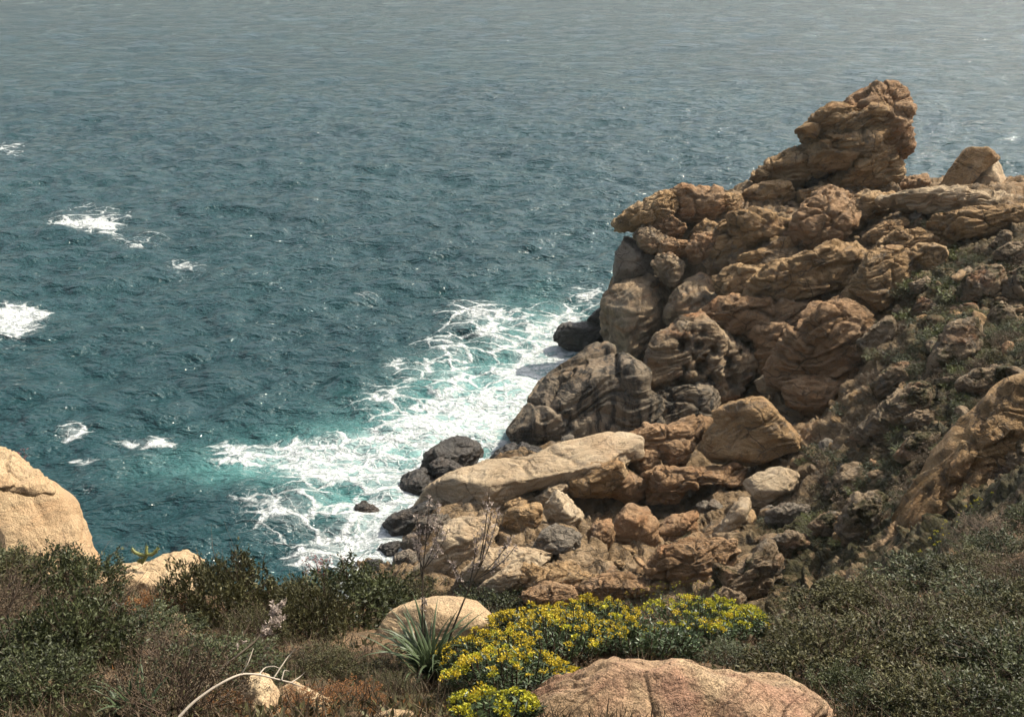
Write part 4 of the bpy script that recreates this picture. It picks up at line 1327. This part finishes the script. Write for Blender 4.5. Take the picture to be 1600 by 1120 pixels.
heads_y = [head_mesh(i, 'flower') for i in range(3)]
heads_g = [head_mesh(i + 9, 'flower_green') for i in range(3)]


def spurge(px, py, wpx, hpx, nst, label, hmix, depth, seed):
    r = np.random.RandomState(seed)
    t = hit(px, py)
    B = CAM + t * ray(px, py)
    R = wpx / 2 * t / FPX
    H = hpx * t / FPX
    o = link('spurge_bush', None, tuple(B), label=label, cat='shrub', group='yellow flowering spurge')
    paths, lb, ldir, hd = [], [], [], []
    nst = int(nst * 1.35)
    for i in range(nst):
        a = r.uniform(0, 2 * np.pi)
        q = math.sqrt(r.rand())
        dx, dy = q * math.cos(a), q * math.sin(a)
        gx, gy = dx * R, dy * R * depth
        ground_z = float(height([B[0] + gx], [B[1] + gy])[0]) - B[2]
        top = np.array([gx, gy, ground_z + H * (1 - .45 * q * q) * r.uniform(.8, 1.08)])
        root = np.array([gx * .55, gy * .55, ground_z * .7 - .03])
        mid = (root + top) / 2 + np.array([gx * .15, gy * .15, 0])
        tt = np.linspace(0, 1, 5)[:, None]
        pts = (1 - tt) ** 2 * root + 2 * tt * (1 - tt) * mid + tt ** 2 * top
        paths.append((pts, np.linspace(.006, .004, 5)))
        n = 34
        s = r.uniform(.3, 1, n)[:, None]
        lb.append((1 - s) ** 2 * root + 2 * s * (1 - s) * mid + s ** 2 * top)
        aa = r.uniform(0, 6.3, n)
        d = np.stack([np.cos(aa), np.sin(aa), r.uniform(.1, .9, n)], -1)
        ldir.append(d / np.linalg.norm(d, axis=1)[:, None])
        hd.append(top)
    lb, ldir = np.concatenate(lb), np.concatenate(ldir)
    V, F = leaves_geo(lb, ldir, r.uniform(.035, .06, len(lb)), r.uniform(.009, .014, len(lb)), r)
    link('foliage', make_mesh('foliage', V, F, M['euph_leaf'], smooth=False), parent=o)
    link('stems', tube_mesh('stems', paths, M['twig'], 3), parent=o)
    for i, top in enumerate(hd):
        if r.rand() < hmix[0]:
            h = link('flower_head', (heads_g if r.rand() < hmix[1] else heads_y)[r.randint(3)], tuple(top), o)
            h.rotation_euler = (r.normal() * .25, r.normal() * .25, r.uniform(0, 6.3))
            s = r.uniform(.5, .9)
            h.scale = (s, s, s)


spurge(800, 1090, 210, 90, 85, 'front yellow spurge bush beside the strap leaved plant', (.85, .25), 1.0, 1)
spurge(870, 1030, 190, 80, 70, 'yellow spurge bush in the middle of the flowering clump', (.8, .15), .9, 2)
spurge(930, 985, 150, 60, 50, 'upper yellow spurge bush against the orange shore ledge', (.85, .2), .8, 3)
spurge(1090, 985, 200, 60, 70, 'yellow green spurge bush at the right end of clump', (.8, .85), .8, 4)
spurge(770, 1140, 150, 70, 45, 'yellow green spurge tucked against the broad pink stained boulder', (.85, .8), .9, 5)
spurge(1010, 1025, 190, 60, 70, 'dark leafy spurge with few flowers above the pink stained boulder', (.08, .3), .8, 6)
spurge(1480, 850, 110, 50, 30, 'yellow green spurge at the foot of the striated slab', (.8, .9), .7, 7)
spurge(760, 1060, 170, 80, 60, 'yellow spurge bush just right of the strap leaves', (.85, .1), .9, 21)
spurge(830, 1000, 170, 60, 60, 'yellow spurge bush between rounded boulder and pale ledges', (.85, .1), .8, 22)
spurge(1010, 965, 120, 50, 40, 'yellow green spurge bush on the rear edge of the clump', (.8, .6), .7, 23)
spurge(960, 1015, 150, 55, 50, 'half flowering spurge bush above the pink stained boulder', (.35, .2), .8, 24)
spurge(1140, 985, 110, 50, 40, 'bright yellow green spurge sloping down right of clump', (.9, .9), .7, 25)
spurge(1060, 965, 130, 60, 50, 'tall yellow green spurge bush crowning the right half of clump', (.85, .8), .7, 26)
spurge(1100, 1010, 130, 50, 40, 'leafy spurge with scattered yellow heads above the boulder shoulder', (.3, .6), .7, 27)
spurge(1160, 1000, 90, 55, 24, 'small spurge at the right end of the flowering clump', (.5, .7), .8, 8)


# --- strap leaved plants
def blade(r, base, az, L, w, lean, droop, n=9):
    s = np.linspace(0, 1, n)
    out = np.array([math.cos(az), math.sin(az), 0])
    side = np.array([-math.sin(az), math.cos(az), 0])
    ang = lean + droop * s ** 1.5
    dx = np.cumsum(np.append(0, np.sin(ang[:-1]))) * L / (n - 1)
    dz = np.cumsum(np.append(0, np.cos(ang[:-1]))) * L / (n - 1)
    c = base + out * dx[:, None] + np.array([0, 0, 1]) * dz[:, None]
    ww = w * np.minimum(1, 2.2 * (1 - s)) * (.6 + .4 * np.minimum(1, s * 4))
    nn = np.cross(np.gradient(c, axis=0), side)
    nn /= np.linalg.norm(nn, axis=1)[:, None]
    V = np.stack([c - side * ww[:, None] / 2 - nn * ww[:, None] * .25, c, c + side * ww[:, None] / 2 - nn * ww[:, None] * .25], 1).reshape(-1, 3)
    F = []
    for i in range(n - 1):
        for j in (0, 1):
            a = i * 3 + j
            F.append((a, a + 1, a + 4, a + 3))
    return V, np.array(F)


def strap_plant(px, py, t, nl, L, label, seed, name='strap_leaved_plant'):
    r = np.random.RandomState(seed)
    B = CAM + t * ray(px, py)
    o = link(name, None, tuple(B), label=label, cat='plant')
    for i in range(nl):
        V, F = blade(r, np.array([r.normal() * .03, r.normal() * .03, -.03]), r.uniform(0, 6.28), L * r.uniform(.65, 1.15), .024 * r.uniform(.8, 1.25), abs(r.normal()) * .30 + .08, r.uniform(.5, 1.9))
        link('leaf', make_mesh('leaf', V, F, M['asph_leaf']), parent=o)
    return o, B


ta = hit(672, 1062)
AS, AB = strap_plant(672, 1062, ta, 95, .60, 'dark green strap leaved plant with tall flower stalks before the rounded boulder', 4)


def px_pt(px, py, t):
    return CAM + t * ray(px, py)


def flower_stalk(parent, base_w, pts_px, ts, rad, branches, seed, nb=26):
    r = np.random.RandomState(seed)
    P = np.array([px_pt(x, y, t) for (x, y), t in zip(pts_px, ts)]) - base_w
    # smooth path
    s = np.linspace(0, 1, 14)
    k = np.linspace(0, 1, len(P))
    C = np.stack([np.interp(s, k, P[:, j]) for j in range(3)], -1)
    paths = [(C, np.linspace(rad, rad * .35, 14))]
    tips = []
    for f, px, py in branches:
        b = C[int(f * 13)]
        e = px_pt(px, py, ts[-1]) - base_w
        m = (b + e) / 2 + np.array([(e - b)[0] * .2, 0, -.03])
        tt = np.linspace(0, 1, 7)[:, None]
        q = (1 - tt) ** 2 * b + 2 * tt * (1 - tt) * m + tt ** 2 * e
        paths.append((q, np.linspace(rad * .55, rad * .25, 7)))
        tips.append(q)
    tips.append(C[7:])
    st = link('flower_stalk', tube_mesh('flower_stalk', paths, M['stalk'], 6), parent=parent)
    VV, FF, b0 = [], [], 0
    for q in tips:
        n = nb
        f = r.uniform(.35, 1, n) * (len(q) - 1)
        i = np.clip(f.astype(int), 0, len(q) - 2)
        c = q[i] + (q[i + 1] - q[i]) * (f - i)[:, None]
        for cc in c:
            m = 5
            d = r.normal(size=(m, 3)) + np.array([0, 0, .4])
            d /= np.linalg.norm(d, axis=1)[:, None]
            off = r.normal(size=3) * .012
            V, F = leaves_geo(np.repeat((cc + off)[None], m, 0), d, r.uniform(.014, .026, m), r.uniform(.007, .012, m), r)
            VV.append(V)
            FF.append(F + b0)
            b0 += len(V)
    link('blossoms', make_mesh('blossoms', np.concatenate(VV), np.concatenate(FF), M['blossom'], smooth=False), parent=st)
    return st


flower_stalk(AS, AB, [(665, 1050), (660, 980), (660, 900), (667, 830), (672, 775)], [ta, ta, ta, ta, ta], .008,
             [(.5, 652, 800), (.55, 690, 806), (.6, 700, 826), (.55, 648, 838), (.7, 684, 790)], 5)
flower_stalk(AS, AB, [(690, 1045), (706, 985), (728, 930), (752, 880), (768, 800)], [ta, ta, ta, ta, ta], .009,
             [(.62, 800, 835), (.62, 806, 852), (.66, 780, 795), (.6, 746, 830), (.7, 764, 770), (.55, 705, 870)], 6)
flower_stalk(AS, AB, [(655, 1060), (664, 1000), (664, 950), (663, 935)], [ta, ta, ta, ta], .006, [], 7, 14)

strap_plant(205, 1122, hit(205, 1122), 30, .32, 'grey green strap leaved tuft at the bottom left edge', 9)

# --- dry leaning stalks and the bleached branch
t0 = hit(300, 1110)
DS_B = px_pt(255, 1135, t0)
DS = link('dry_flower_stalk', None, tuple(DS_B), label='long dry stalk with withered pale flowers leaning across the left thicket', cat='plant')
flower_stalk(DS, DS_B, [(255, 1135), (300, 1085), (350, 1040), (395, 1005), (425, 970), (445, 935)], [t0, t0 + .1, t0 + .25, t0 + .4, t0 + .5, t0 + .6], .010, [(.8, 440, 965), (.85, 428, 945), (.8, 415, 985)], 12, 34)
DS2_B = px_pt(240, 1135, t0)
DS2 = link('dry_flower_stalk', None, tuple(DS2_B), label='second thinner dry stalk just under the long leaning one', cat='plant')
flower_stalk(DS2, DS2_B, [(240, 1135), (290, 1085), (340, 1050), (380, 1000)], [t0, t0, t0 + .2, t0 + .3], .006, [], 13, 6)

tb = t0 - .6
BR_B = px_pt(275, 1125, tb)


def bp(*pts):
    P = np.array([px_pt(x, y, tb + dz) for x, y, dz in pts]) - BR_B
    s = np.linspace(0, 1, 4 * len(P))
    k = np.linspace(0, 1, len(P))
    C = np.stack([np.interp(s, k, P[:, j]) for j in range(3)], -1)
    for _ in range(2):
        C[1:-1] = (C[:-2] + 2 * C[1:-1] + C[2:]) / 4
    return C


c0 = bp((275, 1125, 0), (300, 1098, .05), (330, 1076, .1), (358, 1060, .15), (378, 1052, .2), (405, 1053, .25), (430, 1060, .3), (455, 1066, .35))
bra = [(c0, np.linspace(.0085, .004, len(c0)))]
for pts in [((378, 1052, .2), (388, 1035, .2), (396, 1012, .25)), ((405, 1053, .25), (414, 1042, .3), (428, 1040, .3), (438, 1044, .3)), ((428, 1058, .3), (440, 1040, .35), (450, 1025, .4), (462, 1013, .4)),
            ((440, 1062, .3), (444, 1046, .35), (452, 1048, .4)), ((455, 1066, .35), (470, 1056, .4), (476, 1050, .4)), ((455, 1066, .35), (470, 1072, .4))]:
    c = bp(*pts)
    bra.append((c, np.linspace(.004, .0018, len(c))))
link('dead_branch', tube_mesh('dead_branch', bra, M['twig_grey'], 7), tuple(BR_B), label='bleached bare dead branch curving over the low tan rocks', cat='branch')

# --- small spiny succulent on the tan rock
tc = depth_of(P_('150,898 185,884 225,879 245,867 283,861 310,880 310,960 240,985 160,980'), Y=10.8) - .25
CB = px_pt(221, 878, tc)
paths = []
for pts in [((221, 880), (228, 870), (229, 862), (229, 852)), ((227, 868), (218, 866), (210, 862), (206, 856)), ((229, 866), (238, 866), (244, 860), (248, 855)), ((224, 874), (219, 874), (216, 878))]:
    P = np.array([px_pt(x, y, tc) for x, y in pts]) - CB
    paths.append((P, np.array([.017, .020, .018, .012])[:len(P)]))
CS = link('succulent', None, tuple(CB), label='small branching spiny green succulent standing on the cliff edge rock', cat='succulent')
for p in paths:
    link('arm', tube_mesh('arm', [p], M['cactus'], 8), parent=CS)
    r = np.random.RandomState(len(p[0]))
    n = 120
    i = r.randint(0, len(p[0]) - 1, n)
    f = r.rand(n)[:, None]
    c = p[0][i] * (1 - f) + p[0][i + 1] * f
    d = r.normal(size=(n, 3))
    d /= np.linalg.norm(d, axis=1)[:, None]
    V, F = leaves_geo(c + d * .012, d, np.full(n, .022), np.full(n, .005), r)
    link('spines', make_mesh('spines', V, F, M['cactus'], smooth=False), parent=CS)

# --- small red flowered sprigs
for px, py, Y, h, lab in [(34, 745, 11.3, 40, 'dusky red sprig growing on top of the huge left boulder'), (505, 905, 9.6, 36, 'dusky red flowered sprig rising from the cliff edge shrub')]:
    B = at_y(px, py, Y)
    t = Y / ray(px, py)[1]
    H = h * t / FPX
    r = np.random.RandomState(px)
    o = link('red_sprig', None, tuple(B), label=lab, cat='plant')
    ps, tp = [], []
    for i in range(16):
        e = np.array([r.normal() * .35 * H, r.normal() * .2 * H, H * r.uniform(.5, 1.1)])
        ps.append((np.stack([[0, 0, -.05], e * .5 + r.normal(size=3) * .01, e]), [.004, .003, .002]))
        tp.append(e)
    link('stems', tube_mesh('stems', ps, M['twig'], 3), parent=o)
    tp = np.repeat(np.array(tp), 14, 0) + r.normal(size=(16 * 14, 3)) * .02
    d = r.normal(size=tp.shape)
    d /= np.linalg.norm(d, axis=1)[:, None]
    V, F = leaves_geo(tp, d, np.full(len(tp), .022), np.full(len(tp), .010), r)
    link('flowers', make_mesh('flowers', V, F, M['redflower'], smooth=False), parent=o, kind='stuff')


# --- dry grass and low growth between the shrubs
def ground_growth(name, label, mat, n, seed, L, W, thr, lean):
    r = np.random.RandomState(seed)
    a = np.radians(r.uniform(-29, 29, n))
    d = np.exp(r.uniform(math.log(4.3), math.log(13), n))
    X, Y = np.sin(a) * d, np.cos(a) * d
    keep = fbm(np.stack([X, Y, X * 0 + seed], -1) * 1.1, 3) + r.normal(size=n) * .25 > thr
    X, Y = X[keep], Y[keep]
    n = len(X)
    Z = height(X, Y) - .02
    dd = np.stack([r.normal(size=n) * lean, r.normal(size=n) * lean, np.ones(n)], -1)
    dd /= np.linalg.norm(dd, axis=1)[:, None]
    V, F = leaves_geo(np.stack([X, Y, Z], -1), dd, L * r.uniform(.4, 1.3, n), W * r.uniform(.7, 1.3, n), r)
    link(name, make_mesh(name, V, F, M[mat], smooth=False), label=label, cat='ground cover', kind='stuff')


ground_growth('dry_grass', 'thin dry brown grass between the shrubs of the near hillside', 'leaf_dry', 26000, 3, .16, .006, -.1, .6)
ground_growth('ground_cover', 'low leafy green growth between the shrubs of near hillside', 'leaf2', 26000, 4, .07, .022, .05, .9)
ground_growth('rusty_ground_cover', 'low rusty growth on the bare earth of near hillside', 'leaf_rust', 8000, 5, .05, .014, .35, .9)


# --- thin sea haze: one closed box round camera and scene
bm = bmesh.new()
bmesh.ops.create_cube(bm, size=1)
for v in bm.verts:
    v.co = ((v.co.x) * 60000, v.co.y * 60000, -6.5 if v.co.z < 0 else 45)
hm = bpy.data.meshes.new('haze')
bm.to_mesh(hm)
bm.free()
m = bpy.data.materials.new('sea_haze')
m.use_nodes = True
m.node_tree.nodes.clear()
ho = m.node_tree.nodes.new('ShaderNodeOutputMaterial')
hv = m.node_tree.nodes.new('ShaderNodeVolumePrincipled')
hv.inputs['Color'].default_value = (.84, .95, .93, 1)
hv.inputs['Density'].default_value = 0.00013
m.node_tree.links.new(hv.outputs[0], ho.inputs['Volume'])
hm.materials.append(m)
link('haze', hm, kind='stuff', label='thin pale sea haze filling the air over the whole cove')
